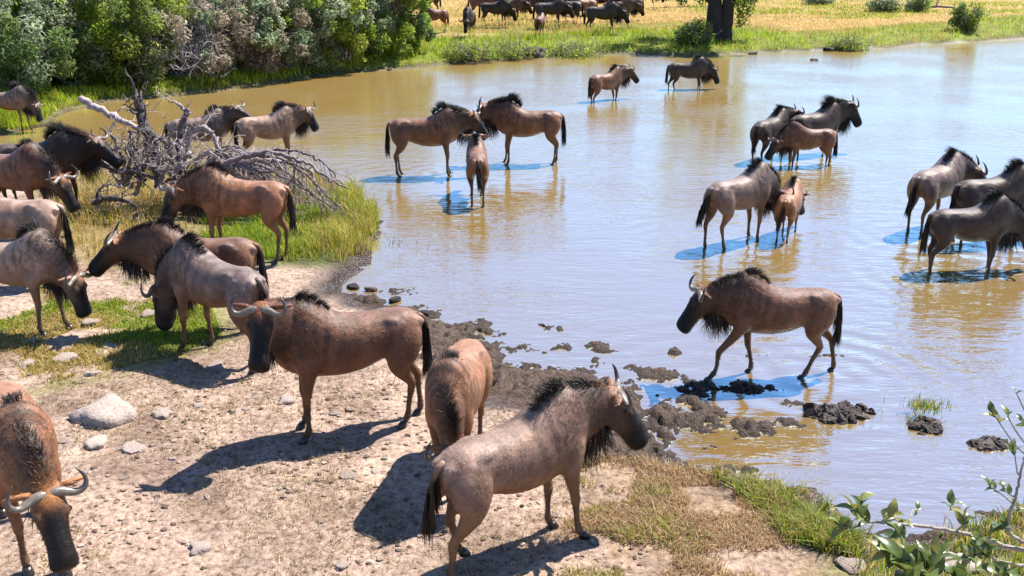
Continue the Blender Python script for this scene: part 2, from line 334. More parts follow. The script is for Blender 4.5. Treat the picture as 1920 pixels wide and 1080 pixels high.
PAL = {  # body, belly, legs, face, mane
 'grey':  ((.130,.090,.076),(.125,.066,.036),(.135,.070,.034),(.007,.005,.0045),(.007,.005,.005)),
 'dun':   ((.165,.100,.072),(.165,.082,.042),(.170,.086,.040),(.007,.005,.0045),(.009,.006,.005)),
 'tan':   ((.215,.098,.050),(.17,.080,.038),(.165,.078,.036),(.009,.006,.005),(.020,.010,.006)),
 'brown': ((.118,.054,.031),(.115,.053,.026),(.115,.054,.026),(.007,.005,.004),(.009,.006,.005)),
 'dark':  ((.048,.029,.023),(.052,.029,.019),(.062,.034,.020),(.005,.004,.004),(.0045,.004,.004)),
 'pale':  ((.230,.150,.112),(.16,.092,.060),(.150,.082,.044),(.007,.005,.0045),(.011,.008,.007)),
}

def wildebeest(loc, heading, scale=1.0, pal='grey', neck=(10, 0), head=(-40, 0), legs=None, gz=None, seed=0, voxel=.022,
               tail=0.0, hair=1.0, mane=None, fur=0, horn=1.0, fat=1.0, poll=None, detail=True, wet=0.0):
    """neck = pitch/yaw of the neck (degrees, + is up / left); head = pitch of the face line, extra yaw.
    legs: for fl, fr, hl, hr (dx, lift, bend)"""
    mane = .40*hair if mane is None else mane*.78
    fat = fat*random.Random(seed+91).uniform(.93,1.06)
    R = random.Random(seed*7+3); rs = np.random.RandomState(seed+11)
    body_c, belly_c, leg_c, face_c, mane_c = PAL[pal]
    if pal != 'dark': body_c, belly_c, leg_c = [tuple(x*1.28 for x in c) for c in (body_c, belly_c, leg_c)]
    if poll is None: poll = lerp3(body_c, (.22,.085,.032), .6)
    legs = legs or ((0.02,0,0),(-.03,0,0),(0.03,0,0),(-.04,0,0))
    L = Loft()
    X = np.array([1.,0,0]); Z = np.array([0,0,1.]); Y = np.array([0,1.,0])
    # torso -------------------------------------------------
    T = catmull([  # x, zc, up, down, half width
        (-.815,1.00,.05,.06,.045),(-.775,.985,.125,.15,.115),(-.68,.955,.205,.215,.185),(-.54,.945,.235,.205,.200),(-.36,.940,.232,.225,.210),
        (-.14,.930,.240,.285,.242),(.08,.935,.268,.320,.250),(.27,.970,.330,.350,.242),(.43,1.015,.375,.375,.228),(.56,1.040,.360,.37,.205),
        (.68,1.035,.27,.31,.165),(.77,1.03,.19,.22,.125),(.82,1.03,.08,.10,.06)], 34)
    XS=.92; T[:,0]*=.87
    T[:,4] *= fat; T[:,3] *= (1+(fat-1)*.6)
    def tcol(t, ca, sa):
        x = -.71+1.42*t
        c = lerp3(belly_c, body_c, sst(-.75, .25, ca))
        c = lerp3(c, lerp3(body_c,(1,.95,.9),.10), sst(.72,.98,ca)*.5)          # paler along the back
        c = lerp3(c, mane_c, sst(.93,.995,ca)*sst(.05,.35,x)*.85)               # dark spine line to the withers
        c = lerp3(c, lerp3(body_c,mane_c,.55), sst(.25,.62,x)*sst(-.1,.5,ca)*.6)
        c = lerp3(c, lerp3(body_c,(.30,.20,.12),.35), sst(-.45,-.8,x)*.5)
        return c, (x, ca, sst(-.30,.20,x)*sst(-.65,.1,ca))
    cen = np.stack([T[:,0], 0*T[:,0], T[:,1]],1)
    L.add(cen, np.repeat(X[None],len(T),0), np.repeat(Z[None],len(T),0), T[:,2], T[:,3], T[:,4], tcol, 26, .92)
    # neck + head frames ------------------------------------
    def dirv(p, y):
        p, y = math.radians(p), math.radians(y)
        return np.array([math.cos(p)*math.cos(y), math.cos(p)*math.sin(y), math.sin(p)])
    npit, nyaw = neck
    # the base of the neck sinks when the animal grazes
    p0 = np.array([.38,0,1.09-max(0,-npit)*.0011]); pts=[p0]; N=12; nl=.54
    dirs=[]
    for i in range(N):
        w = min(1, (i+1)/(N*.62)); d = dirv(npit*w+(1-w)*8, nyaw*w); dirs.append(d)
        pts.append(pts[-1]+d*nl/N)
    dirs.append(dirs[-1])
    pts=np.array(pts); dirs=np.array(dirs)
    ups=[]
    for d in dirs:
        h=np.array([d[0],d[1],0]); 
        h/= (np.linalg.norm(h)+1e-9)
        ups.append(Z*abs(np.dot(d,h))*1.0 - h*d[2])
    ups=np.array(ups)
    tt=np.linspace(0,1,N+1)
    nhu=np.interp(tt,[0,.3,.6,.85,1],[.27,.262,.225,.18,.14])
    nhd=np.interp(tt,[0,.3,.6,.85,1],[.32,.315,.275,.22,.175])
    nhw=np.interp(tt,[0,.3,.6,.85,1],[.17,.155,.128,.110,.100])
    def ncol(t, ca, sa):
        c = lerp3(lerp3(body_c,mane_c,.62), lerp3(belly_c,mane_c,.6), sst(.1,-.8,ca))
        c = lerp3(c, mane_c, sst(.86,.97,ca)*.9)
        c = lerp3(c, poll, sst(.75,1,t)*sst(.2,.9,ca)*.55)
        return c, (.62+.66*t, ca, 1.0-.5*sst(.7,1,t))
    L.add(pts, dirs, ups, nhu, nhd, nhw, ncol, 20)
    # head
    hp, hy = head
    nd = dirs[-1]; top = pts[-1]
    fd = dirv(hp, nyaw+hy); h = dirv(0, nyaw+hy); hu = Z*math.cos(math.radians(hp)) - h*math.sin(math.radians(hp))
    hs = np.cross(hu, fd)
    H0 = top + hu*.035 - fd*.035
    Hs = catmull([ # along, centre offset up, up, down, half width
        (-.07,-.02,.05,.06,.05),(-.03,-.015,.10,.125,.090),(.05,-.005,.115,.160,.104),(.13,-.005,.112,.165,.108),(.21,-.005,.100,.150,.092),
        (.29,-.008,.092,.128,.080),(.37,-.012,.090,.116,.080),(.43,-.018,.090,.112,.088),(.475,-.025,.084,.102,.090),(.505,-.032,.062,.080,.076),(.52,-.04,.02,.03,.04)], 26)
    HS=1.06; Hs*=HS
    def hcol(t, ca, sa):
        x=-.07+.59*t
        c = lerp3(lerp3(body_c,mane_c,.60), poll, sst(.2,.9,ca)*sst(.16,.02,x))
        c = lerp3(c, face_c, sst(.03,.14,x)*sst(0,.5,ca))
        c = lerp3(c, face_c, sst(.15,.29,x))
        c = lerp3(c, (.07,.055,.05), sst(.47,.51,x)*.5)
        return c, (1.3+x, ca, .15)
    L.add(H0+np.outer(Hs[:,0],fd)+np.outer(Hs[:,1],hu), np.repeat(fd[None],len(Hs),0), np.repeat(hu[None],len(Hs),0), Hs[:,2],Hs[:,3],Hs[:,4], hcol, 18)
    # ears (part of the body)
    for s in (-1,1):
        b0=H0+fd*(-.01)+hu*.065+hs*s*.10; d=hs*s*.80-fd*.10+hu*(-.10+R.uniform(-.15,.1)); d/=np.linalg.norm(d)
        K=np.array([(0,.030,.022),(.04,.042,.022),(.09,.046,.019),(.14,.034,.014),(.19,.012,.010)])
        cc=b0+np.outer(K[:,0],d)
        L.add(cc, np.repeat(d[None],5,0), np.repeat(hu[None],5,0), K[:,1],K[:,1],K[:,2]+.004, lambda t,ca,sa:(lerp3(poll,body_c,.5),(1.3,0,0)), 8)
    # brow bosses
    for s in (-1,1):
        c0=H0+fd*.155+hu*.066+hs*s*.094
        L.add(c0+np.outer(np.linspace(-.045,.045,5),fd), np.repeat(fd[None],5,0), np.repeat(hu[None],5,0),
              np.array([.006,.025,.03,.025,.006]), np.array([.006,.02,.025,.02,.006]), np.array([.006,.022,.027,.022,.006]), lambda t,ca,sa:(lerp3(face_c,body_c,.3),(1.4,0,0)), 8)
    for s in (-1,1):
        for (cx,cz,cy,ln,rr) in ((-.40,1.105,.135,.10,.045),(-.66,1.06,.075,.07,.05)):
            L.add(np.array([cx,s*cy,cz])+np.outer(np.linspace(-1,1,5)*ln,np.array([1,0,.15])), np.repeat(X[None],5,0), np.repeat(Z[None],5,0),
              np.array([.3,.85,1,.85,.3])*rr, np.array([.3,.85,1,.85,.3])*rr, np.array([.3,.85,1,.85,.3])*rr, lambda t,ca,sa:(lerp3(body_c,(1,.95,.9),.08),(cx,.7,.0)), 10)
        P=np.array([(.30,.085,1.30),(.34,.125,1.20),(.40,.165,1.06),(.455,.175,.92)]); w4=np.array([.03,.06,.07,.05])
        L.add(P*np.array([1,s,1]), np.gradient(P*np.array([1,s,1]),axis=0), np.repeat(X[None],4,0), w4*1.3,w4*1.3,w4*.8, lambda t,ca,sa:(body_c,(.35,.4-.5*t,.8)), 10)
    # legs --------------------------------------------------
    hoofs=[]
    for li,(fx,sy) in enumerate(((1,1),(1,-1),(-1,1),(-1,-1))):
        dx,lift,bend = legs[li]
        if fx==1:
            J=[(.47,.115,1.02,.16,.075),(.465,.135,.90,.165,.092),(.435,.150,.76,.118,.080),(.435,.145,.655,.078,.062),(.450,.135,.53,.056,.049),(.462,.128,.435,.047,.043),
               (.466,.126,.395,.047,.044),(.460,.125,.34,.035,.034),(.456,.124,.24,.030,.028),(.456,.124,.15,.032,.030),(.462,.124,.112,.041,.038),(.480,.124,.065,.034,.032),(.492,.124,.045,.036,.035)]
            ztop=1.0; knee=.40
        else:
            J=[(-.52,.09,1.06,.17,.10),(-.545,.125,.92,.215,.125),(-.53,.145,.78,.185,.118),(-.515,.150,.66,.125,.092),(-.565,.142,.565,.080,.062),(-.625,.132,.49,.055,.043),
               (-.650,.126,.445,.048,.040),(-.648,.124,.40,.044,.038),(-.632,.122,.30,.033,.029),(-.622,.122,.17,.032,.030),(-.614,.122,.115,.041,.038),(-.596,.122,.068,.034,.032),(-.584,.122,.048,.036,.035)]
            ztop=1.0; knee=.44
        J=np.array(J); J[:,1]*=sy; J[:,0]*=XS; J[:,3]*=(.92 if fx==1 else .90); J[:,4]*=.93
        w=np.clip(1-J[:,2]/ztop,0,1)
        bx=np.exp(-((J[:,2]-knee)/.16)**2)
        J[:,0]+=dx*w**1.05+bend*bx*1.0
        J[:,1]+=R.uniform(-.025,.025)*w
        J[:,2]+=lift*w**1.3
        gdz=0
        if gz is not None:
            a=math.radians(heading); q=np.array([J[-1,0],J[-1,1]])*scale
            gdz=(gz(loc[0]+q[0]*math.cos(a)-q[1]*math.sin(a), loc[1]+q[0]*math.sin(a)+q[1]*math.cos(a))-loc[2])/scale
            gdz=max(-.12,min(.12,gdz)); J[:,2]+=gdz*w
        # fold of a lifted foot
        JJ=catmull(J,30); cen=JJ[:,:3].copy()
        fwd=np.gradient(cen,axis=0)
        def lcol(t,ca,sa,fx=fx):
            c=lerp3(body_c,leg_c,sst(.05,.38,t)); c=lerp3(c,lerp3(leg_c,(.03,.02,.015),.62),sst(.42,.72,t)*(.9 if ca>-.2 else .6))
            c=lerp3(c,(.05,.034,.025),sst(.86,.95,t)*.8); c=lerp3(c,(.10,.07,.05),wet*sst(.5,.7,t)*.6)
            return c,(fx*.5-(.1),-.6,.10*(1-t))
        L.add(cen, fwd, np.repeat(X[None],30,0), JJ[:,3],JJ[:,3],JJ[:,4], lcol, 12)
        hoofs.append((J[-1,:3].copy(),dx,lift))
    # tail root
    td=np.array([-.20,0,-1.]); td/=np.linalg.norm(td)
    # ------------------------------------------------------- mesh through a voxel union
    me=bpy.data.meshes.new('src'); me.from_pydata([tuple(v) for v in L.v],[],L.f); 
    ob=bpy.data.objects.new('src',me); COL.objects.link(ob)
    m=ob.modifiers.new('r','REMESH'); m.mode='VOXEL'; m.voxel_size=voxel; m.use_smooth_shade=True
    sm=ob.modifiers.new('s','SMOOTH'); sm.factor=.5; sm.iterations=5 if voxel<.028 else 3
    dg=bpy.context.evaluated_depsgraph_get()
    body=bpy.data.meshes.new_from_object(ob.evaluated_get(dg))
    bpy.data.objects.remove(ob); bpy.data.meshes.remove(me)
    n=len(body.vertices); V=np.empty(n*3); body.vertices.foreach_get('co',V); V=V.reshape(-1,3)
    kd=KDTree(len(L.v))
    for i,v in enumerate(L.v): kd.insert(v,i)
    kd.balance()
    SC=np.array(L.c); SK=np.array(L.k); col=np.ones((n,4)); kk=np.zeros((n,3))
    for i in range(n):
        r=kd.find_n(V[i],4); ids=[q[1] for q in r]; w=np.array([1/(q[2]**2+1e-4) for q in r]); w/=w.sum()
        col[i,:3]=w@SC[ids]; kk[i]=w@SK[ids]
    a=body.color_attributes.new('coat','FLOAT_COLOR','POINT'); a.data.foreach_set('color',col.ravel())
    a=body.attributes.new('fur','FLOAT_VECTOR','POINT'); a.data.foreach_set('vector',kk.ravel())
    body.polygons.foreach_set('use_smooth',[True]*len(body.polygons))
    body.materials.clear(); body.materials.append(M['coat'])
    root=bpy.data.objects.new('wildebeest',None); COL.objects.link(root)
    root.location=loc; root.rotation_euler=(0,0,math.radians(heading)); root.scale=(scale,)*3
    def part(name, me):
        o=bpy.data.objects.new(name,me); COL.objects.link(o); o.parent=root; return o
    body.name='body'; part('body',body)
    # ------------------------------------------------------- horns
    for s in (-1,1):
        q=horn*.98
        P=[(.01,0,0.03),(.02,.055,.045),(.03,.12,.035),(.05,.19,.010),(.065,.250,.022),(.065,.285,.070),(.055,.280,.130),(.035,.250,.180),(.02,.228,.205)]
        rr=[.040,.043,.037,.030,.025,.020,.0145,.008,.002]
        hz=hu*.50-fd*.87; hx=hu*.87+fd*.50
        C=catmull([H0+fd*.02+hu*.055+hz*((z-.03)*q)+hs*s*y*q+hx*(x*q) for (x,y,z) in P],22); r=catmull(np.array(rr)[:,None],22)[:,0]*(.55+.45*q)*.95
        hl=Loft(); f=np.gradient(C,axis=0)
        hl.add(C,f,np.repeat(fd[None],22,0),r,r,r,lambda t,ca,sa:((lerp3((.15,.125,.10),(.025,.021,.019),sst(.4,.85,t))),(0,0,0)),10)
        part('horn',finish(hl,'horn',M['horn'],'coat'))
        # eyes
        ey=Loft(); c0=H0+fd*.150+hu*.042+hs*s*.116
        tx=np.linspace(-1,1,7); rad=np.sqrt(np.maximum(0.02,1-tx**2))*.020
        ey.add(c0+np.outer(tx*.020,fd),np.repeat(fd[None],7,0),np.repeat(hu[None],7,0),rad,rad,rad*.7,lambda t,ca,sa:((.008,.006,.005),(0,0,0)),10)
        part('eye',finish(ey,'eye',M['eye'],'coat'))
    # hoofs
    for (c,dx,lift) in hoofs:
        hl=Loft(); base=c+np.array([.012,0,0]); zb=-.048 if lift<.03 else -.05
        K=np.array([(.012,.034,.032),(-.005,.043,.037),(-.03,.052,.042),(-.047,.056,.044)])
        cc=np.stack([base[0]+(-K[:,0])*.35, np.full(4,base[1]), base[2]+K[:,0]],1)
        hl.add(cc,np.repeat(-Z[None],4,0),np.repeat(X[None],4,0),K[:,1],K[:,1]*.8,K[:,2],lambda t,ca,sa:((.018,.014,.012),(0,0,0)),12)
        part('hoof',finish(hl,'hoof',M['horn'],'coat'))
    # ------------------------------------------------------- hair: blades
    def blades(name, roots, dirs_, lens, wid, colr, bend, nrm=None):
        nb=len(roots); roots=np.array(roots); D=np.array(dirs_); D/=np.linalg.norm(D,axis=1)[:,None]
        sdv=np.cross(D, rs.normal(size=(nb,3)) if nrm is None else nrm+rs.normal(0,.25,(nb,3))); sdv/=np.linalg.norm(sdv,axis=1)[:,None]
        ln=np.array(lens)[:,None]; wd=np.array(wid)[:,None]
        bnd=np.array(bend)
        v=np.empty((nb,5,3)); v[:,0]=roots-sdv*wd; v[:,1]=roots+sdv*wd
        mid=roots+D*ln*.55+bnd*ln*.18; tip=roots+D*ln*.95+bnd*ln*.62
        v[:,2]=mid+sdv*wd*.8; v[:,3]=mid-sdv*wd*.8; v[:,4]=tip
        ii=np.arange(nb)[:,None]*5
        fq=np.concatenate([ii+np.array([[0,1,2,3]])]); ft=ii+np.array([[3,2,4]])
        faces=[tuple(x) for x in fq]+[tuple(x) for x in ft]
        me=bpy.data.meshes.new(name); me.from_pydata([tuple(x) for x in v.reshape(-1,3)],[],faces)
        cc=np.ones((nb,5,4)); cc[:,:,:3]=np.array(colr)[:,None,:]
        a=me.color_attributes.new('coat','FLOAT_COLOR','POINT'); a.data.foreach_set('color',cc.ravel())
        me.materials.append(M['hair']); return me
    qn = 1.0 if detail else .45; wf = 1.0 if detail else 2.0
    # mane along withers + crest
    crest=[]; 
    for x in np.linspace(.16,.46,10):
        i=np.searchsorted(T[:,0],x); crest.append((np.array([x,0,T[i,1]+T[i,2]-.01]),Z,-X))
    cn=pts+ups*(nhu[:,None]-.012)
    for i in range(2,N+1): crest.append((cn[i],ups[i],-dirs[i]))
    CR=np.array([c[0] for c in crest]); CU=np.array([c[1] for c in crest]); CB=np.array([c[2] for c in crest])
    o_=np.argsort(CR@ (pts[-1]-CR[0])); 
    rt,dd,ll,ww,cl,bb=[],[],[],[],[],[]
    nm=int(1700*(.6+.4*mane)*qn)
    for _ in range(nm):
        t=R.random()*(len(CR)-1); i=int(t); u=t-i; tn=t/(len(CR)-1)
        p=CR[i]*(1-u)+CR[i+1]*u; up=CU[i]*(1-u)+CU[i+1]*u; bk=CB[i]
        sdv=np.cross(up,bk); ofs=R.gauss(0,.028)
        ln=(.05+.15*math.sin(math.pi*min(1,max(0,(tn*.92+.05))))**.8)*R.uniform(.5,1.3)*(.35+.72*mane)
        rt.append(p+sdv*ofs); dd.append(up+bk*R.uniform(.1,1.5-.7*min(1.4,mane))+sdv*(ofs*8+R.gauss(0,.22))); ll.append(ln); ww.append(R.uniform(.0014,.0032)*wf)
        cl.append(lerp3(lerp3(mane_c,poll,sst(.75,1,tn)*.8),(.16,.11,.08),.25*R.random()**2)); bb.append(bk*R.uniform(0,.7)+np.array([0,0,-.35])+sdv*R.gauss(0,.5))
    part('mane',blades('mane',rt,dd,ll,ww,cl,bb))
    # beard under neck + throat
    rt,dd,ll,ww,cl,bb=[],[],[],[],[],[]
    cb=pts-ups*(nhd[:,None]-.03)
    jaw=[H0+fd*a-hu*.13 for a in (.02,.12,.21)]
    BB=np.array([cb[i] for i in range(5,N+1)]+jaw)
    nbd=int(520*hair*qn)
    for _ in range(nbd):
        t=R.random()*(len(BB)-1); i=int(t); u=t-i; tn=t/(len(BB)-1)
        p=BB[i]*(1-u)+BB[i+1]*u; ofs=R.gauss(0,.018)
        rt.append(p+hs*ofs); dd.append(np.array([R.gauss(0,.13),R.gauss(0,.13),-1])); ll.append((.08+.21*math.sin(math.pi*min(1,max(.1,tn*.9+.1)))**.7)*R.uniform(.5,1.2)*(.7+.4*hair))
        ww.append(R.uniform(.0022,.0045)*wf); cl.append(lerp3(mane_c,(.20,.13,.085),.4*R.random()**1.5)); bb.append(np.array([R.gauss(0,.25),R.gauss(0,.25),-.2]))
    part('beard',blades('beard',rt,dd,ll,ww,cl,bb))
    if fur:      # short coat hair, lying back and down
        nf=len(body.polygons); fc=np.empty(nf*3); body.polygons.foreach_get('center',fc); fc=fc.reshape(-1,3); fn=np.empty(nf*3); body.polygons.foreach_get('normal',fn); fn=fn.reshape(-1,3)
        fa=np.empty(nf); body.polygons.foreach_get('area',fa); ls=np.empty(nf,int); body.polygons.foreach_get('loop_start',ls); vi=np.empty(len(body.loops),int); body.loops.foreach_get('vertex_index',vi); fcol=col[vi[ls],:3]; fk=kk[vi[ls]]
        idx=rs.choice(nf,fur,p=fa/fa.sum()); nn=fn[idx]; g=np.array([-.75,0,-.65])+rs.normal(0,.22,(fur,3)); g=g-nn*np.sum(g*nn,1)[:,None]; g/=np.linalg.norm(g,axis=1)[:,None]+1e-9
        D=g+nn*rs.uniform(.06,.28,(fur,1)); ro=fc[idx]+rs.normal(0,.006,(fur,3)); ro-=nn*np.sum((ro-fc[idx])*nn,1)[:,None]; ro-=nn*.002
        sn=np.sin(fk[idx,0]*62+np.sin(fk[idx,1]*2.5)*1.6); stripe=(sn>.15)*fk[idx,2]
        cl=fcol[idx]*(rs.uniform(.72,1.28,(fur,1)))*(1-.5*stripe[:,None])
        part('fur',blades('fur',ro,D,rs.uniform(.014,.034,fur),rs.uniform(.0012,.0024,fur),cl,g*.3,nn))['kind']='stuff'
    # tail: dock + hair in one mesh
    tl=Loft(); sw=tail
    C=catmull([(-.67,0,1.085),(-.725,0,1.06),(-.757,sw*.05,.97),(-.767,sw*.14,.86),(-.77,sw*.24,.74),(-.767,sw*.30,.66)],14); r=np.linspace(.034,.010,14)
    tl.add(C,np.gradient(C,axis=0),np.repeat(X[None],14,0),r,r,r,lambda t,ca,sa:(lerp3(body_c,mane_c,sst(.15,.5,t)),(0,0,0)),9)
    tm=finish(tl,'tail',M['coat'],'coat')
    rt,dd,ll,ww,cl,bb=[],[],[],[],[],[]
    for _ in range(int(330*qn)):
        t=R.uniform(.30,1)**.9; i=min(13,int(t*13)); p=C[i]
        an=R.uniform(0,6.28); rr=R.random()**.5*.022
        rt.append(p+np.array([math.cos(an)*rr,math.sin(an)*rr,0])); dd.append(np.array([math.cos(an)*.11+R.gauss(0,.03)+.03,math.sin(an)*.11+sw*.25+R.gauss(0,.03),-1]))
        ll.append(R.uniform(.22,.36)*(1.0-.1*t)); ww.append(R.uniform(.004,.008)*wf); cl.append(lerp3(mane_c,(.12,.07,.045),.35*R.random()**2)); bb.append(np.array([R.gauss(0,.06),R.gauss(0,.06),-.25]))
    hm=blades('tail',rt,dd,ll,ww,cl,bb)
    part('tail',join(tm,hm,'tail'))
    return root

def finish(L,name,mat,attr):
    me=bpy.data.meshes.new(name); me.from_pydata([tuple(v) for v in L.v],[],L.f)
    c=np.ones((len(L.v),4)); c[:,:3]=np.array(L.c)
    a=me.color_attributes.new(attr,'FLOAT_COLOR','POINT'); a.data.foreach_set('color',c.ravel())
    me.polygons.foreach_set('use_smooth',[True]*len(me.polygons)); me.materials.append(mat); return me
def join(a,b,name):
    bm=bmesh.new(); bm.from_mesh(a); n=len(bm.faces); bm.from_mesh(b); bm.faces.ensure_lookup_table()
    for f in bm.faces[n:]: f.material_index=1
    me=bpy.data.meshes.new(name); bm.to_mesh(me); bm.free()
    me.materials.append(a.materials[0]); me.materials.append(b.materials[0]); return me
# ---------------------------------------------------------------- vegetation
RS = np.random.RandomState(5)
def sample(P, n, pad=0.0):
    P = np.array([p[:2] for p in P]); lo, hi = P.min(0)-pad, P.max(0)+pad; q = RS.uniform(lo, hi, (int(n), 2)); return q[inpoly(P, q[:, 0], q[:, 1])]
def sample_px(P, n):
    """points scattered over a pixel polygon's patch of ground, evenly per pixel so far grass gets fewer blades"""
    P = np.array(P, float); lo, hi = P.min(0), P.max(0); q = RS.uniform(lo, hi, (int(n), 2)); q = q[inpoly(P, q[:, 0], q[:, 1])]
    d = _f[None]+_r[None]*((q[:, :1]-960)/FPX)+_u[None]*((540-q[:, 1:])/FPX); t = (.2-CAMZ)/d[:, 2]; return d[:, :2]*t[:, None]
def pick(cols, n, jit=.18):
    cols = np.array(cols); c = cols[RS.randint(0, len(cols), n)]; return c*(1+RS.uniform(-jit, jit, (n, 1)))*(1+RS.uniform(-.06, .06, (n, 3)))
def grass(name, q, h, w, cols, lean=.35, label=None, cat='grass', three=True, hn=None, tuft=0):
    if tuft:
        k = RS.randint(3, tuft+1, len(q)); idx = np.repeat(np.arange(len(q)), k); cc = cols[idx]*(1+RS.uniform(-.15, .15, (len(idx), 1))); h = (h if np.ndim(h) else np.full(len(q), h))[idx]
        q = q[idx]+RS.normal(0, .035, (len(idx), 2)); cols = cc; w = w if np.ndim(w) == 0 else w[idx]
    n = len(q); base = np.stack([q[:, 0], q[:, 1], gzv(q[:, 0], q[:, 1])-.01], 1)
    hh = (h*RS.uniform(.45, 1.2, n))[:, None]; a = RS.uniform(0, 2*math.pi, n); sd = np.stack([np.cos(a), np.sin(a), 0*a], 1); a2 = RS.uniform(0, 2*math.pi, n)
    ln = np.stack([np.cos(a2), np.sin(a2), 0*a2], 1)*np.abs(RS.normal(0, lean, (n, 1))); up = np.array([0, 0, 1.])
    ww = (np.broadcast_to(np.asarray(w, float), (n,))*RS.uniform(.7, 1.3, n))[:, None]
    if three:
        V = np.stack([base-sd*ww, base+sd*ww, base+sd*ww*.75+(up*.62+ln*.35)*hh, base-sd*ww*.75+(up*.62+ln*.35)*hh, base+(up*.95+ln*1.05)*hh], 1)
        i = np.arange(n)[:, None]*5; F = [i+np.array([[0, 1, 2, 3]]), i+np.array([[3, 2, 4]])]; c = np.repeat(cols, 5, 0)
    else:
        V = np.stack([base-sd*ww, base+sd*ww, base+(up+ln)*hh], 1); i = np.arange(n)[:, None]*3; F = [i+np.array([[0, 1, 2]])]; c = np.repeat(cols, 3, 0)
    return obj(name, mesh_np(name, V.reshape(-1, 3), F, c, False, 'grass'), label=label, cat=cat, kind='stuff')
GREEN = [(.12,.215,.016),(.17,.26,.020),(.21,.285,.026),(.085,.16,.018)]; LIME = [(.30,.35,.022),(.38,.38,.028),(.22,.31,.020)]
STRAW = [(.56,.40,.15),(.62,.48,.22),(.46,.31,.11),(.50,.33,.09)]; OCHRE = [(.58,.36,.09),(.50,.28,.06),(.62,.43,.13)]; OLIVE = [(.28,.25,.05),(.36,.28,.065),(.20,.20,.04)]
def notwater(q, m=.0):
    ins = inpoly(SHORE, q[:, 0], q[:, 1]); return q[~ins] if m == 0 else q[(~ins) & (distpoly(SHORE, q[:, 0], q[:, 1]) > m)]
def patchy(q, sc, s, lo, hi): f = fbm(q[:, 0]*sc, q[:, 1]*sc, s, 3); return q[RS.uniform(0, 1, len(q)) < sstep(lo, hi, f)]

# lush clump beside the dead wood: many tufts of unequal height and colour
q = notwater(sample(R_LUSH, 34000), .03); f = fbm(q[:, 0]*2.6, q[:, 1]*2.6, 4, 3); q = q[RS.uniform(0, 1, len(q)) < .25+.75*sstep(.38, .55, f)]; f = fbm(q[:, 0]*2.6, q[:, 1]*2.6, 4, 3); f2 = fbm(q[:, 0]*1.1, q[:, 1]*1.1, 14, 3); edge = sstep(flat(540, 450)[0], flat(640, 450)[0], q[:, 0])
ol = RS.uniform(0, 1, len(q)) < np.clip(.15+.55*edge+.6*(f2-.5), 0, 1); c = np.where(ol[:, None], pick(OLIVE+LIME+STRAW, len(q)), pick(GREEN+LIME, len(q)))*(.55+.9*f[:, None])
grass('lush_grass', q, (.13+.24*edge)*(.3+1.4*f**1.4), .005, c, .5, 'dense green grass clump at the water edge beside the dead branches')
q = notwater(sample(R_STRAW, 24000), .05); q = patchy(q, 2.4, 8, .38, .55); f = fbm(q[:, 0]*2.4, q[:, 1]*2.4, 8, 3)
grass('straw_grass', q, .12+.34*f**1.5, .005, pick(STRAW+STRAW+OCHRE+OLIVE+LIME, len(q))*(.5+.8*f[:, None]), .55, 'tall yellow straw grass growing through the dead branches')
# left lawn
q = patchy(sample(R_GREENL, 60000), 1.7, 33, .38, .54); f = fbm(q[:, 0]*.9, q[:, 1]*.9, 61, 2)
c = np.where((RS.uniform(0, 1, len(q)) < sstep(.4, .65, f))[:, None], pick(STRAW+OLIVE, len(q)), pick(LIME+LIME+GREEN, len(q)))
grass('short_green_grass', q, .06, .006, c, .6, 'patchy short green grass on the left bank')
# bottom right sward
q = notwater(sample(R_BR, 90000), .1); f = fbm(q[:, 0]*2.2, q[:, 1]*2.2, 71, 3); g = inpoly(R_BRG, q[:, 0], q[:, 1])
q2 = q[RS.uniform(0, 1, len(q)) < sstep(.42, .62, f)*.85]; g = inpoly(R_BRG, q2[:, 0], q2[:, 1]); f = fbm(q2[:, 0]*1.5, q2[:, 1]*1.5, 81, 3)
gr = (g & (RS.uniform(0, 1, len(q2)) < .70)) | (RS.uniform(0, 1, len(q2)) < .30*sstep(.48, .62, f))
c = np.where(gr[:, None], pick(LIME+GREEN+OLIVE, len(q2)), pick([(.44,.31,.17),(.50,.37,.22),(.36,.24,.13),(.46,.30,.14)], len(q2)))
grass('dry_sward', q2, np.where(g, .15, .075)*(.5+f), .0048, c, .75, 'dry straw and green grass at the bottom of the shore')
q = notwater(sample(R_BR2, 9000), .05); q = patchy(q, 1.5, 14, .35, .55)
grass('shore_grass', q, .16, .005, pick(GREEN+LIME+STRAW, len(q)), .5, 'green grass below the leafy shrub at the corner')
# thin dry tufts on the bare ground
P = region([(-80,690),(200,720),(420,640),(560,600),(760,640),(880,760),(1100,850),(1060,1000),(1000,1300),(-300,1300),(-300,800)])
q = patchy(notwater(sample(P, 11000), .4), 1.1, 91, .40, .62)
grass('dry_tufts', q, .05, .0032, pick([(.42,.31,.19),(.50,.38,.24),(.34,.24,.14),(.26,.19,.12),(.30,.26,.08)], len(q)), 1.3, 'thin dry tufts scattered over the bare ground', tuft=9)
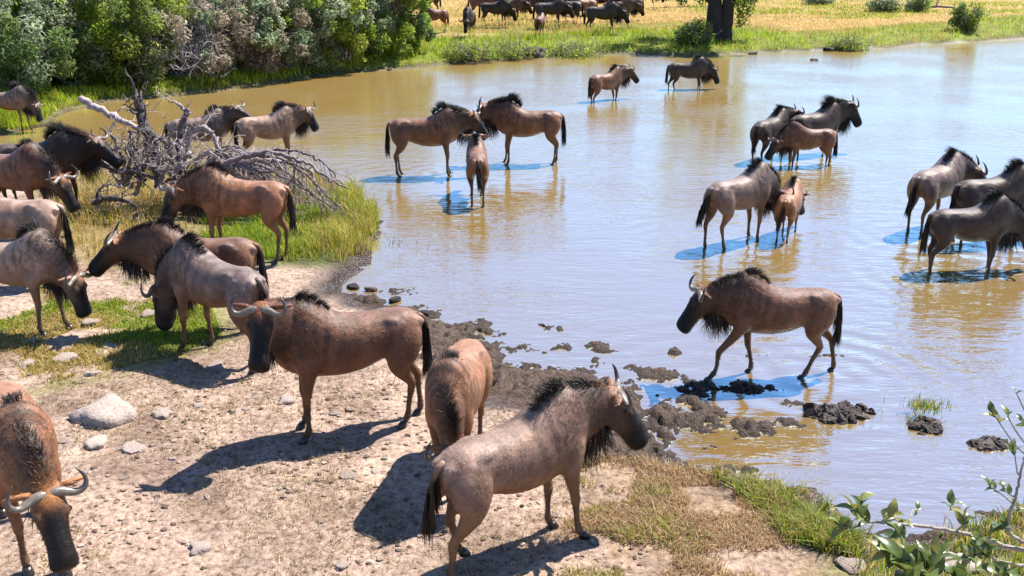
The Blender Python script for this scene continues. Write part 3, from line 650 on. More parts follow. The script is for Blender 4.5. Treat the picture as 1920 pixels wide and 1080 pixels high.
# far banks: green fringe, then dry meadow
fr = [(-80,262),(60,240),(100,212),(330,178),(570,146),(850,119),(1080,102),(1300,104),(1560,93),(1750,81),(1920,71),(2100,64),(2100,30),(1920,40),(1700,58),(1500,70),(1340,60),(1000,78),(800,85),(600,110),(300,140),(-80,150)]
q = notwater(sample_px(fr, 240000), .12); d = distpoly(SHORE, q[:, 0], q[:, 1]); f = fbm(q[:, 0]*.7, q[:, 1]*.7, 41, 3); left = q[:, 0] < flat(1340, 60)[0]
yel = RS.uniform(0, 1, len(q)) < np.where(left, .12, .60)*sstep(.38, .62, f)
c = np.where(yel[:, None], pick(STRAW+OCHRE+LIME, len(q)), pick(np.array([(.20,.31,.016),(.29,.39,.018),(.40,.46,.022),(.46,.46,.03),(.13,.22,.016)]), len(q)))*(.6+.8*fbm(q[:, 0]*1.9, q[:, 1]*1.9, 47, 3)[:, None]); hgt = (.10+.50*fbm(q[:, 0]*1.4, q[:, 1]*1.4, 45, 3)**1.6)*np.where(left, 1.0, .8)
grass('bank_grass', q, hgt, .016, c, .45, 'bright green fringe of grass along the far bank', three=False)
md = [(780,72),(1000,78),(1330,64),(1500,72),(1700,60),(1920,42),(2100,30),(2100,-30),(600,-30),(700,60)]
q = notwater(sample_px(md, 150000), .3); f = fbm(q[:, 0]*.28, q[:, 1]*.28, 43, 3); left = q[:, 0] < flat(1340, 60)[0]
gr = RS.uniform(0, 1, len(q)) < np.where(left, .22, .85)*sstep(.40, .56, f)+.08
c = np.where(gr[:, None], pick(np.array(LIME+LIME+GREEN)*1.1, len(q)), pick([(.58,.40,.16),(.64,.48,.22),(.52,.34,.12),(.60,.38,.14)], len(q)))
grass('meadow_grass', q, .07+.22*f**1.6, .020, c, .4, 'golden dry meadow grass behind the far bank', three=False)

# ---- shrubs and trees
def leaf_cloud(cen, rad, n, size, cols, flatten=1.0, jit=.22):
    """cen (k,3) clump centres, rad (k,), n leaves in all"""
    k = len(cen); w = rad**2/np.sum(rad**2); idx = RS.choice(k, n, p=w); g = RS.normal(0, 1, (n, 3)); g /= np.linalg.norm(g, axis=1)[:, None]; rr = RS.uniform(.25, 1, (n, 1))**.6
    p = cen[idx]+g*rr*rad[idx][:, None]*np.array([1, 1, flatten]); nrm = g*.6+RS.normal(0, .6, (n, 3))+np.array([0, 0, .55]); nrm /= np.linalg.norm(nrm, axis=1)[:, None]
    a = np.cross(nrm, RS.normal(0, 1, (n, 3))); a /= np.linalg.norm(a, axis=1)[:, None]; b = np.cross(nrm, a); s = (size*RS.uniform(.6, 1.35, n))[:, None]
    V = np.stack([p-a*s, p+b*s*.42+nrm*s*.12, p+a*s, p-b*s*.42+nrm*s*.12], 1).reshape(-1, 3); F = np.arange(n)[:, None]*4+np.array([[0, 1, 2, 3]])
    cc = np.array(cols)[RS.randint(0, len(cols), k)]*(1+RS.uniform(-.2, .2, (k, 1))); c = cc[idx]*(1+RS.uniform(-jit, jit, (n, 1)))
    return V, F, np.repeat(c, 4, 0)
LEAF = {'green': [(.20,.30,.036),(.26,.35,.042),(.31,.38,.05)], 'lime': [(.23,.29,.055),(.28,.325,.065),(.19,.265,.055)], 'grey': [(.27,.33,.19),(.34,.39,.25),(.21,.28,.15)],
        'dark': [(.085,.15,.04),(.12,.185,.05),(.15,.21,.055)], 'dead': [(.32,.27,.19),(.38,.32,.25),(.26,.22,.16)]}
def shrub(px, py, h, r, pal, n, label, name='shrub', cat='shrub', group=None, size=.075, bare=0.0, twigs=26, low=.12, Yofs=0.0, stem=.035, wood=(.16,.13,.11)):
    b = on_ground(px, py); b[1] += Yofs; b[2] = gz(b[0], b[1]); root = empty(name, b, label, cat, group)
    k = int(44+30*r); t = RS.uniform(0, 1, k); th = RS.uniform(0, 2*math.pi, k); zz = h*(low+(1-low)*t**.85); prof = np.sqrt(np.clip(1-((t-.42)/.62)**2, .05, 1)); rr = r*prof*RS.uniform(.35, 1.0, k)**.6
    cen = np.stack([np.cos(th)*rr, np.sin(th)*rr, zz], 1)+RS.normal(0, .10, (k, 3)); rad = RS.uniform(.20, .46, k)*(.6+.22*r); keep = RS.uniform(0, 1, k) >= bare
    T = Tubes()
    for i in range(k):
        e = cen[i]; s0 = np.array([RS.normal(0, .12*r), RS.normal(0, .12*r), 0]); m1 = s0+(e-s0)*.35+np.array([0, 0, .18*h])*RS.uniform(.2, 1)+RS.normal(0, .1, 3); m2 = s0+(e-s0)*.7+np.array([0, 0, .10*h])*RS.uniform(0, 1)+RS.normal(0, .12, 3)
        P = catmull([s0, m1, m2, e], 8); T.add(P, np.linspace(stem*RS.uniform(.5, 1.1), .008, 8), 5, np.array(wood)*RS.uniform(.6, 1.3))
        nt_ = 2 if keep[i] else 9
        for _ in range(nt_):
            p0 = P[RS.randint(3, 8)]; d = RS.normal(0, 1, 3)+np.array([0, 0, .5]); d /= np.linalg.norm(d); L_ = RS.uniform(.3, .8); c1 = p0+d*L_*.5+RS.normal(0, .07, 3)
            T.add(catmull([p0, c1, p0+d*L_+RS.normal(0, .1, 3)], 5), np.linspace(.014, .005, 5), 4, np.array(wood)*RS.uniform(.8, 1.7))
    obj('branches', T.mesh('branches', 'bark'), root)
    cen, rad = cen[keep], rad[keep]; V, F, c = leaf_cloud(cen, rad, int(n), size, LEAF[pal] if isinstance(pal, str) else sum([LEAF[p] for p in pal], []))
    V[:, 2] = np.maximum(V[:, 2], .03); obj('crown', mesh_np('crown', V, [F], c, False, 'leaves'), root); return root
SH = 'shrubs on the far bank'
for a in [
    (40,165,2.7,1.9,('grey','dark'),9000,'blue-grey shrub at the left edge of the far thicket, above the grazing wildebeest',{}),
    (120,150,3.0,1.7,('grey','grey','green'),8000,'pale grey-green shrub, second from the left edge in the thicket',{}),
    (215,142,3.4,2.0,('lime','green'),11000,'broad bright lime-green bush left of the grey twiggy shrub',{}),
    (330,128,3.5,1.9,('green','lime'),9000,'leafy green bush standing just behind the grey twiggy shrub',{'Yofs':1.5}),
    (345,142,2.4,1.7,('grey','dead'),3200,'grey half bare twiggy shrub in the middle of the thicket',{'bare':.62,'wood':(.22,.20,.20)}),
    (455,125,3.0,1.7,('green','grey'),6500,'dull green bush between the grey twiggy and the pinkish dry shrubs',{'Yofs':.8}),
    (500,130,2.5,1.5,('dead','grey'),5000,'pinkish brown dry shrub with few green leaves',{'bare':.40,'wood':(.26,.20,.18)}),
    (575,122,3.0,1.5,('green','grey'),7000,'green-grey bush right of the dry pinkish shrub',{}),
    (640,112,3.1,1.5,('grey','green'),7500,'tall grey-green bush second from the right end of the thicket',{}),
    (725,98,3.7,1.6,('dark','green'),10000,'dark green bush at the right end of the thicket beside the meadow',{}),
    (60,125,3.9,2.4,('dark','green'),9000,'tall dark tree-like bush at the back of the thicket, far left',{'Yofs':4}),
    (260,105,4.0,2.6,('lime','green'),10000,'tall bright green bush at the back of the thicket above the lime bush',{'Yofs':4}),
    (480,95,3.9,2.5,('lime','green'),9000,'tall yellow-green bush at the back of the thicket above the dry shrub',{'Yofs':4}),
    (650,80,3.9,2.2,('green','dark'),8500,'tall green bush at the back of the thicket, right side',{'Yofs':4})]:
    shrub(*a[:3], a[3]*1.28, a[4], int(a[5]*2.3), a[6], group=SH, low=.02, size=.078, **a[7])
shrub(1808,58,1.25,.75,('dark','green'),3000,'small dark round bush near the right end of the far bank',size=.07,stem=.03)
shrub(1655,22,.6,1.0,('dark','grey'),1300,'low olive bush in the meadow beside the fallen log',size=.09,stem=.03)
shrub(1720,22,.9,.8,('grey','green'),1600,'upright grey-green bush in the meadow left of the dark round bush',size=.09,stem=.03)
shrub(1535,8,.6,1.0,('dark','grey'),1300,'low dark bush at the top edge right of the tree trunk',size=.09,stem=.03)
shrub(275,163,1.35,.45,('lime','dark'),1700,'small upright bush on the grassy fringe in front of the thicket',size=.06,stem=.02)
shrub(1300,82,.75,.9,('green','dark'),2600,'low green bush at the foot of the far tree',size=.07,stem=.02)
for i,(px,py,h,r,l) in enumerate([(880,112,.38,1.3,'dark green low bush hanging over the far water edge, leftmost of a row'),(960,106,.34,1.2,'dark green low bush over the far water edge, second of a row'),(1075,101,.32,1.3,'dark green low bush over the far water edge, third of a row'),
      (600,134,.75,.55,'small dark bush at the water edge below the thicket'),(1590,91,.25,.8,'low dark tuft bush at the far water edge right of the tree')]):
    shrub(px, py-3, h, r, ('lime','green','green'), 2400, l, size=.055, stem=.02, low=.05)

def far_tree():
    b = on_ground(1348, 74); root = empty('tree', b, 'dark forked tree trunk on the far bank behind the pond', 'tree'); T = Tubes(); ends = []
    for (ox, dx, dy, r0, h) in ((-.26, -.12, .1, .36, 3.6), (.24, .36, -.1, .33, 4.0)):
        P = catmull([(ox*.75, 0, -.1), (ox, 0, .6), (ox+dx*.3, dy*.4, 1.8), (ox+dx, dy, h)], 16); T.add(P, np.linspace(r0*1.35, r0*.7, 16)*(1+RS.normal(0, .05, 16)), 12, (.034, .029, .028))
        for _ in range(9):
            p0 = P[RS.randint(9, 16)]; a = RS.uniform(0, 6.28); L_ = RS.uniform(1.0, 2.2); e = p0+np.array([math.cos(a)*L_, math.sin(a)*L_, RS.uniform(.3, 1.8)])
            T.add(catmull([p0, (p0+e)/2+np.array([0, 0, .3]), e], 7), np.linspace(.11, .03, 7), 6, (.034, .029, .028)); ends.append(e)
    obj('trunk', T.mesh('trunk', 'bark'), root); E = np.array(ends); E = np.concatenate([E, E+RS.normal(0, .55, E.shape)])
    low = np.array([(.95, -.3, .9), (1.1, 0, 1.5), (.8, -.4, 1.9), (1.3, .1, 2.1), (-.9, .2, 2.2)]); E = np.concatenate([E, low])
    V, F, c = leaf_cloud(E, RS.uniform(.35, .6, len(E)), 9000, .085, LEAF['green']+LEAF['dark']); obj('crown', mesh_np('crown', V, [F], c, False, 'leaves'), root)
far_tree()
b = on_ground(1770, 18); T = Tubes(); P = np.array([(-1.1, .2, .12), (-.5, .1, .2), (.1, 0, .17), (.7, -.15, .13), (1.1, -.2, .06)])+b; T.add(catmull(P, 14), np.linspace(.10, .04, 14), 8, (.18, .15, .13))
T.add(catmull([P[1], P[1]+(.1, .1, .35), P[1]+(.35, .2, .7)], 6), np.linspace(.05, .015, 6), 6, (.2, .17, .15)); obj('fallen_log', T.mesh('fallen_log', 'bark'), label='grey fallen log lying in the meadow at the top right', cat='log')

# ---------------------------------------------------------------- dead wood at the left shore
def deadwood():
    b = on_ground(400, 390); root = empty('dead_tree', (b[0], b[1], b[2]), 'tangled grey dead tree with bare branches on the left shore', 'dead tree'); Y0 = b[1]
    inv = np.array([b[0], b[1], b[2]])
    GREY = np.array((.235, .19, .18)); DARK = np.array((.070, .054, .054))
    def br(pts, r0, r1, col, twigs, dy=0.0, tl=.5, drop=0.0, bend=.06):
        P = catmull([at_depth(p[0], p[1], Y0+dy+(p[2] if len(p) > 2 else 0)) for p in pts], 8*len(pts)); P += RS.normal(0, .012, P.shape); P[::4] += RS.normal(0, .022, P[::4].shape); n = len(P); T = Tubes(); T.add(P-inv, np.linspace(r0*1.08, r1*1.05, n)*(1+RS.normal(0, .08, n)), 8, col*RS.uniform(.85, 1.15))
        for _ in range(twigs):
            i = RS.randint(int(n*.2), n); p0 = P[i]; t = P[min(n-1, i+1)]-P[i-1]; t /= np.linalg.norm(t)+1e-9; d = t*.6+RS.normal(0, .7, 3)+np.array([0, 0, .15-drop]); d /= np.linalg.norm(d); L_ = tl*RS.uniform(.4, 1.2); rr = max(.006, .42*(r0+(r1-r0)*i/n)*RS.uniform(.5, 1))
            Q = catmull([p0, p0+d*L_*.35+RS.normal(0, bend, 3), p0+d*L_*.7+RS.normal(0, bend, 3)-np.array([0, 0, drop*.2]), p0+d*L_+RS.normal(0, bend*1.5, 3)-np.array([0, 0, drop*.45])], 9); Q[:, 2] = np.maximum(Q[:, 2], .02); cc = col*RS.uniform(.8, 1.7)
            T.add(Q-inv, np.linspace(rr, .004, 9), 5, cc)
            for _ in range(2):
                s0 = Q[RS.randint(3, 8)]; d2 = d+RS.normal(0, .7, 3); d2 /= np.linalg.norm(d2); L2 = L_*RS.uniform(.25, .6); T.add((catmull([s0, s0+d2*L2*.5+RS.normal(0, .03, 3), s0+d2*L2-np.array([0, 0, drop*.2])], 5))-inv, np.linspace(rr*.5, .003, 5), 4, cc*RS.uniform(.9, 1.3))
        return obj('branch', T.mesh('branch', 'wood'), root)
    o = br([(292,300),(285,265),(268,225),(256,182)], .115, .075, DARK, 9, .2, .4); o['label'] = 'thick dark upright stump of the dead tree'
    o = br([(152,186),(200,212),(262,243),(330,274),(365,300)], .060, .035, GREY*1.4, 8, .5, .5); o['label'] = 'long pale branch slanting up to the left'
    br([(338,330),(335,285),(340,235),(352,205)], .060, .040, DARK*1.5, 8, 0, .45); br([(352,212),(335,198),(312,186)], .035, .012, GREY*1.3, 3, 0, .3)
    br([(345,300),(352,265),(370,240),(395,248),(415,290),(450,296)], .050, .028, GREY*1.25, 8, -.1, .45)
    br([(330,345),(322,300),(318,260),(330,230)], .040, .015, GREY, 7, -.2, .4); br([(230,345),(262,310),(300,318),(330,330)], .05, .03, GREY*1.1, 12, -.2, .55)
    br([(175,300),(215,318),(265,325),(330,352)], .045, .03, DARK*1.7, 12, -.3, .5); br([(245,355),(235,310),(215,262),(205,245)], .045, .012, GREY*1.3, 8, 0, .4)
    br([(265,330),(252,285),(240,245)], .06, .02, DARK*1.6, 6, .1, .35)
    arcs = [([(380,330),(440,300),(505,285),(560,300),(610,330),(650,352)], .048, .014), ([(360,350),(430,318),(500,300),(575,318),(600,360),(607,392)], .045, .015), ([(340,340),(400,310),(470,305),(530,330),(560,375)], .04, .012),
            ([(350,350),(420,335),(480,325),(530,352),(550,395)], .04, .012), ([(330,350),(390,322),(430,318),(470,350),(485,390)], .036, .012), ([(320,350),(370,332),(410,340),(440,380)], .034, .012),
            ([(400,320),(470,290),(540,282),(600,300),(645,350)], .035, .010), ([(300,350),(330,330),(360,345),(372,390)], .03, .012), ([(420,310),(500,305),(560,340),(590,372)], .034, .010), ([(450,330),(520,318),(572,352),(580,400)], .03, .01)]
    for k, (pts, r0, r1) in enumerate(arcs): br(pts, r0, r1, (GREY if k % 2 else DARK*2.2)*RS.uniform(.9, 1.3), 17, (k % 5-2)*.28, .62, .55, .05)
    for k in range(18):
        x0 = RS.uniform(300, 420); x1 = RS.uniform(430, 640); yt = 318+(x1-430)*.02-RS.uniform(0, 38); y1 = RS.uniform(345, 398)
        br([(x0, RS.uniform(325, 365)), ((x0*2+x1)/3, yt+RS.uniform(-6, 14)), ((x0+2*x1)/3, yt+RS.uniform(-6, 18)), (x1, y1)], RS.uniform(.022, .042), .010, GREY*RS.uniform(.6, 1.35), 10, RS.uniform(-.9, .7), .55, .5, .05)
    for k in range(20):
        x0 = RS.uniform(215, 350); a_ = RS.uniform(-1.1, .9); L_ = RS.uniform(60, 125); br([(x0, RS.uniform(320, 370)), (x0+math.sin(a_)*L_*.5+RS.uniform(-8, 8), 340-L_*.45), (x0+math.sin(a_)*L_, 335-L_*.8*math.cos(a_*.7))], RS.uniform(.022, .045), .009, GREY*RS.uniform(.5, 1.3), 9, RS.uniform(-.6, .6), .5, .1, .05)
    br([(180,378),(215,372),(255,385)], .05, .03, DARK*1.2, 5, -1.0, .3); br([(188,405),(182,370),(200,345),(235,352)], .03, .012, GREY*1.1, 8, -.8, .4); br([(248,470),(252,420),(256,385)], .035, .02, DARK*1.3, 3, -1.6, .25)
deadwood()
# ---------------------------------------------------------------- stones, gravel, mud
def ico(sub):
    bm = bmesh.new(); bmesh.ops.create_icosphere(bm, subdivisions=sub, radius=1); V = np.array([v.co[:] for v in bm.verts]); F = np.array([[v.index for v in f.verts] for f in bm.faces]); bm.free(); return V, F
I1, I2, I3 = ico(1), ico(2), ico(3)
def lump(I, s, amp=.35, fr=1.3):
    V = I[0].copy(); o = RS.uniform(0, 50, 3); d = (fbm(V[:, 0]*fr+o[0]+V[:, 2]*.7, V[:, 1]*fr+o[1]-V[:, 2]*.9, s, 3)-.5)*2*amp+(fbm(V[:, 2]*fr+o[2], V[:, 0]*fr+o[0], s+5, 3)-.5)*2*amp*.7
    return V*(1+d)[:, None]
STONE_ME = []
for k in range(8):
    V = lump(I3 if k < 3 else I2, 100+k, .42 if k >= 3 else .5, 1.5 if k >= 3 else 2.3); V[:, 2] = np.clip(V[:, 2], -.6, .75 if k < 3 else .55)
    STONE_ME.append(mesh_np('stone', V, [I3[1] if k < 3 else I2[1]], np.tile(np.array([(.36,.29,.25),(.42,.35,.30),(.30,.235,.20)][k % 3]), (len(V), 1)), k < 3, 'stone'))
def stone(px, py, wpx, label, hr=.55, group=None, name='stone', k=None):
    p = on_ground(px, py); s = wpx/(FPX/np.linalg.norm(p-np.array([0, 0, CAMZ])))*.5
    o = obj(name, STONE_ME[RS.randint(0, 8) if k is None else k], label=label, cat='stone', group=group); o.location = (p[0], p[1], p[2]-s*.08*hr); o.scale = (s, s*RS.uniform(.65, .95), s*hr); o.rotation_euler = (RS.uniform(-.15, .15), RS.uniform(-.15, .15), RS.uniform(0, 6.28)); return o
stone(202, 782, 104, 'large pale boulder on the left bank, biggest stone on the ground', .66, name='boulder', k=0)
for px, py, w, l in [(360,925,0,''),(182,832,44,'flat pale stone just right of the lower edge of the boulder'),(250,842,46,'pale stone below and right of the boulder'),(122,672,46,'pale stone in the grass left of the large shadow'),(52,682,36,'pale stone in the grass near the left edge'),
    (60,640,24,'small white stone below the grazing wildebeest at the left edge'),(168,606,34,'white stone at the muzzle of the left grazing wildebeest'),(280,590,34,'pale stone beneath the lowered horns beside the dark face'),(405,690,34,'pale stone between the legs of the head-down wildebeest'),
    (372,762,24,'brown stone right of the boulder, below the shadow'),(306,778,38,'flat stone between boulder and brown stone'),(538,752,36,'dark-edged stone left of the forelegs of the standing cow'),(652,892,34,'white stone in the middle of the bare foreground below the long shadow'),
    (628,776,26,'pale stone under the belly of the standing cow'),(655,768,22,'small pale stone right of the one under the belly'),(375,1028,42,'pale stone with dark stripe at the bottom of the bare ground'),(640,1060,30,'pale stone at the bottom edge left of the big round shadow'),
    (695,677,40,'white stone behind the belly of the standing cow'),(118,828,32,'flat pale stone left of the boulder'),(1592,1064,60,'tan rock at the bottom edge beside the green grass'),(1800,1062,60,'tan rock under the leafy shrub at the bottom right'),
    (565,742,18,'small stone beside the dark-edged stone'),(482,745,20,'small dark stone between boulder and standing cow'),(704,885,18,'small stone right of the white stone on bare ground'),(300,700,26,'stone inside the large shadow of the head-down wildebeest'),
    (175,700,30,'pale stone left of the large shadow'),(205,650,28,'half buried pale stone in the left grass')]:
    if w: stone(px, py, w, l)
for _ in range(46):
    px, py = RS.uniform(20, 760), RS.uniform(690, 1070); stone(px, py, RS.uniform(8, 17), 'small pale stone on the bare foreground ground', group='small stones on the bare ground')
for px, py, w, l in [(662,545,26,'dark wet rock at the water edge above the standing cow'),(696,552,26,'reddish wet rock at the water edge right of the dark rock'),(740,570,30,'black wet rock in the shallows above the rump of the standing cow'),(800,594,26,'black wet rock between cow rump and mud flat'),
    (1412,103,16,'dark rock at the far water edge right of the drinking wildebeest'),(1556,92,26,'dark rock in the far water edge below the meadow'),(1000,99,60,'dark low shape standing in for the shadow under the far bank overhang'),(730,131,12,'small dark rock at the far shore below the bush'),(1525,131,16,'small dark lump breaking the water surface at the upper right')]:  # the wide low one is a dark body imitating the bank overhang's shade
    o = stone(px, py, w, l, .5); o.data = o.data.copy(); o.data.materials.clear(); o.data.materials.append(M['mud']); c = np.ones((len(o.data.vertices), 4)); c[:, :3] = (.05, .038, .032) if 'reddish' not in l else (.16, .10, .08); o.data.color_attributes['coat'].data.foreach_set('color', c.ravel()); o.location.z = max(o.location.z, .02)
def lumps(name, items, cols, matn, **kw):
    """items: (x, y, z, rx, ry, rz) arrays; one mesh"""
    Vs, Fs, Cs, o = [], [], [], 0; pool = [lump(I1, 300+k, .55, 1.6) for k in range(10)]+[lump(I2, 330+k, .85, 2.6) for k in range(6)]
    for (x, y, z, rx, ry, rz) in items:
        k = RS.randint(0, 10) if matn != 'mud' else RS.randint(10, 16); V = pool[k]; F = I1[1] if k < 10 else I2[1]; a = RS.uniform(0, 6.28); ca, sa = math.cos(a), math.sin(a)
        Q = np.stack([(V[:, 0]*ca-V[:, 1]*sa)*rx+x, (V[:, 0]*sa+V[:, 1]*ca)*ry+y, V[:, 2]*rz+z], 1); Vs.append(Q); Fs.append(F+o); o += len(V); Cs.append(np.tile(np.array(cols[RS.randint(0, len(cols))])*RS.uniform(.7, 1.3), (len(V), 1)))
    return obj(name, mesh_np(name, np.concatenate(Vs), [np.concatenate(Fs)], np.concatenate(Cs), False, matn), **kw)
P = region([(-80,700),(200,720),(420,640),(560,600),(760,640),(880,760),(1100,850),(1150,900),(1300,1000),(1000,1300),(-300,1300),(-300,800)])
q = notwater(sample(P, 24000), .3); f = fbm(q[:, 0]*1.2, q[:, 1]*1.2, 17, 3); q = q[RS.uniform(0, 1, len(q)) < .10+.9*sstep(.46, .64, f)]
s = .004+.022*RS.uniform(0, 1, len(q))**5; lumps('gravel', [(a, b, gz(a, b)+c*.2, c*1.2, c, c*.7) for (a, b), c in zip(q, s)], [(.34,.26,.21),(.28,.21,.165),(.18,.125,.10),(.09,.062,.048),(.24,.175,.135)], 'stone', label='loose gravel, dung and pebbles scattered over the bare ground', cat='gravel', kind='stuff')
MUDP = [(700,566,40,6,26),(860,628,95,24,170),(830,612,60,14,60),(930,640,50,14,60),(975,656,60,12,90),(1050,652,36,8,45),(1124,652,34,9,50),(1035,611,62,13,36),(950,715,80,34,260),(1010,742,60,28,150),(905,690,40,30,110),
        (1240,706,50,14,60),(1262,661,16,6,14),(1410,668,46,4,26),(1530,668,50,4,22),(1240,800,60,44,190),(1322,782,62,22,120),(1400,806,90,12,80),(1300,752,60,16,70),(1482,792,46,12,50),(1490,757,40,8,20),(1342,840,34,9,30),(1390,880,60,10,40),(1500,925,60,14,50),(1345,722,110,10,50),  # last strip is mud that also imitates the walking animal's cast shadow
        (760,545,60,10,20),(880,660,95,42,200),(1000,722,115,40,200),(1130,758,80,46,160),(1350,729,120,11,90),(1290,785,100,34,150),(1400,800,100,15,110),(780,592,60,16,80),(1640,1000,60,10,24),(1760,1010,80,12,30),(1860,965,60,10,24),(1200,690,50,10,30),(1100,690,60,14,50),(1170,760,40,40,120),(1200,850,80,30,130)]  # includes another dark mud strip reinforcing the walking animal's shadow
def mud_sheet():
    c = np.array([flat(x, y)[:2] for x, y in ((620,530),(1640,530),(620,1030),(1940,1030))]); xs = np.arange(-2.6, 4.6, .024); ys = np.arange(c[:, 1].min()-.2, 15.2, .03); X_, Y_ = np.meshgrid(xs, ys); x, y = X_.ravel(), Y_.ravel()
    t = y*math.cos(PITCH)+CAMZ*math.sin(PITCH); px = 960+FPX*x/t; py = 540-FPX*(y*math.sin(PITCH)-CAMZ*math.cos(PITCH))/t; m = np.zeros(len(x))
    for cx, cy, rx, ry, n in MUDP: m = np.maximum(m, min(1.0, .62+.38*n/120)*np.exp(-((px-cx)/(rx*1.05))**2-((py-cy)/(ry*1.25))**2))
    w = fbm(x*2.5, y*2.5, 210, 3); n1 = fbm(x*5, y*5, 201, 3); n2 = fbm(x*13, y*13, 202, 3); n3 = fbm(x*31, y*31, 203, 3); rd = 1-np.abs(2*n2-1)
    k = np.clip(m*1.25, 0, 1); base = np.maximum(gzv(x, y), -.035); z = base+.11*(m-.40+(n1-.5)*1.25+(w-.5)*.7)+k*((n2-.5)*.15+(rd-.6)*.06+(n3-.5)*.085); z = np.where(m < .06, -.12, z); z = np.minimum(z, base+.15)
    land = gzv(x, y) > .02; z = np.where(land & (m < .25), base-.05, z)
    h = np.clip((z-.0)/.09, 0, 1)[:, None]; col = np.array([.022, .012, .008])*(1-h)+np.array([.070, .043, .029])*h; col *= (.7+.6*n3[:, None])
    nx, ny = len(xs), len(ys); i = np.arange(ny-1)[:, None]*nx; j = np.arange(nx-1)[None]; F = np.stack([i+j, i+j+1, i+nx+j+1, i+nx+j], -1).reshape(-1, 4)
    F = F[(z[F].max(1) > -.03) & (m[F].max(1) > .06)]; u = np.unique(F); mp_ = np.zeros(len(x), int); mp_[u] = np.arange(len(u)); me = mesh_np('mud', np.stack([x, y, z], 1)[u], mp_[F], col[u], True, 'mud'); obj('mud', me, kind='structure')
mud_sheet()
for cx, cy, rx, ry, n, l in [(1568,776,42,16,110,'big dark mud mound standing out of the shallow water'),(1735,800,17,10,34,'small mud mound with a grass tuft in the shallow water at the right'),(1856,833,22,8,40,'low dark mud mound at the right edge behind the leafy twigs')]:
    it = []; c0 = flat(cx, cy)
    for _ in range(n):
        a, b = RS.normal(0, .5, 2); p = flat(cx+a*rx, cy+b*ry); r = RS.uniform(.025, .068); it.append((p[0], p[1], .0+r*.1, r*1.2, r, r*.8))
    lumps('mud_mound', it, [(.055,.040,.034),(.08,.06,.05),(.04,.03,.026)], 'mud', label=l, cat='mud mound')
for cx, cy, n, h, l in [(1728,778,160,.13,'grass tuft on the small mud mound in the shallow water'),(738,470,40,.10,'sparse green blades standing in the shallow water by the lush clump')]:
    p = flat(cx, cy); q = p[:2]+RS.normal(0, .10 if n > 100 else .18, (n, 2)); V = grass('grass_tuft', q, h, .005, pick(GREEN+OLIVE, n), .5, l, 'grass'); 
    co = np.empty(len(V.data.vertices)*3); V.data.vertices.foreach_get('co', co); co = co.reshape(-1, 3); co[:, 2] += .03-np.min(co[:, 2]); V.data.vertices.foreach_set('co', co.ravel())
# ---------------------------------------------------------------- leafy shrub close to the camera, bottom right
def leaf_mesh(k):
    L_, w = 1.0, .21+.03*k; V = []; n = 6
    for i in range(n+1):
        t = i/n; x = w*math.sin(math.pi*min(1, t**.8))*(.95 if t < 1 else 0); z = .10*math.sin(math.pi*t)-(.10+.05*k)*t*t; V += [(t, -x, z+x*.35), (t, 0, z), (t, x, z+x*.35)]
    F = []
    for i in range(n):
        a = i*3; F += [(a, a+3, a+4, a+1), (a+1, a+4, a+5, a+2)]
    V = np.array(V); return mesh_np('leaf', V, [np.array(F)], None, True, 'bigleaf')
m, nt, b, N, K = mat('bigleaf'); oi = N('ShaderNodeObjectInfo'); r = ramp(N, [(0, (.06, .095, .022)), (.45, (.11, .15, .032)), (.8, (.17, .20, .055)), (1, (.26, .23, .05))]); K(oi, 'Random', r, 0)
tc = N('ShaderNodeTexCoord'); n1 = N('ShaderNodeTexNoise', Scale=7.0); K(tc, 'Object', n1, 'Vector'); rr = ramp(N, [(.3, (.75,)*3), (.7, (1.2,)*3)]); K(n1, 0, rr, 0); c = mixc(N, K, (r, 0), (rr, 0), mode='MULTIPLY'); K(c, 2, b, 'Base Color')
b.inputs['Roughness'].default_value = .30; b.inputs['Specular IOR Level'].default_value = .55; tr = N('ShaderNodeBsdfTranslucent'); K(c, 2, tr, 'Color'); mx = N('ShaderNodeMixShader'); mx.inputs[0].default_value = .28; K(b, 0, mx, 1); K(tr, 0, mx, 2); nt.links.new(mx.outputs[0], nt.nodes['Material Output'].inputs[0])
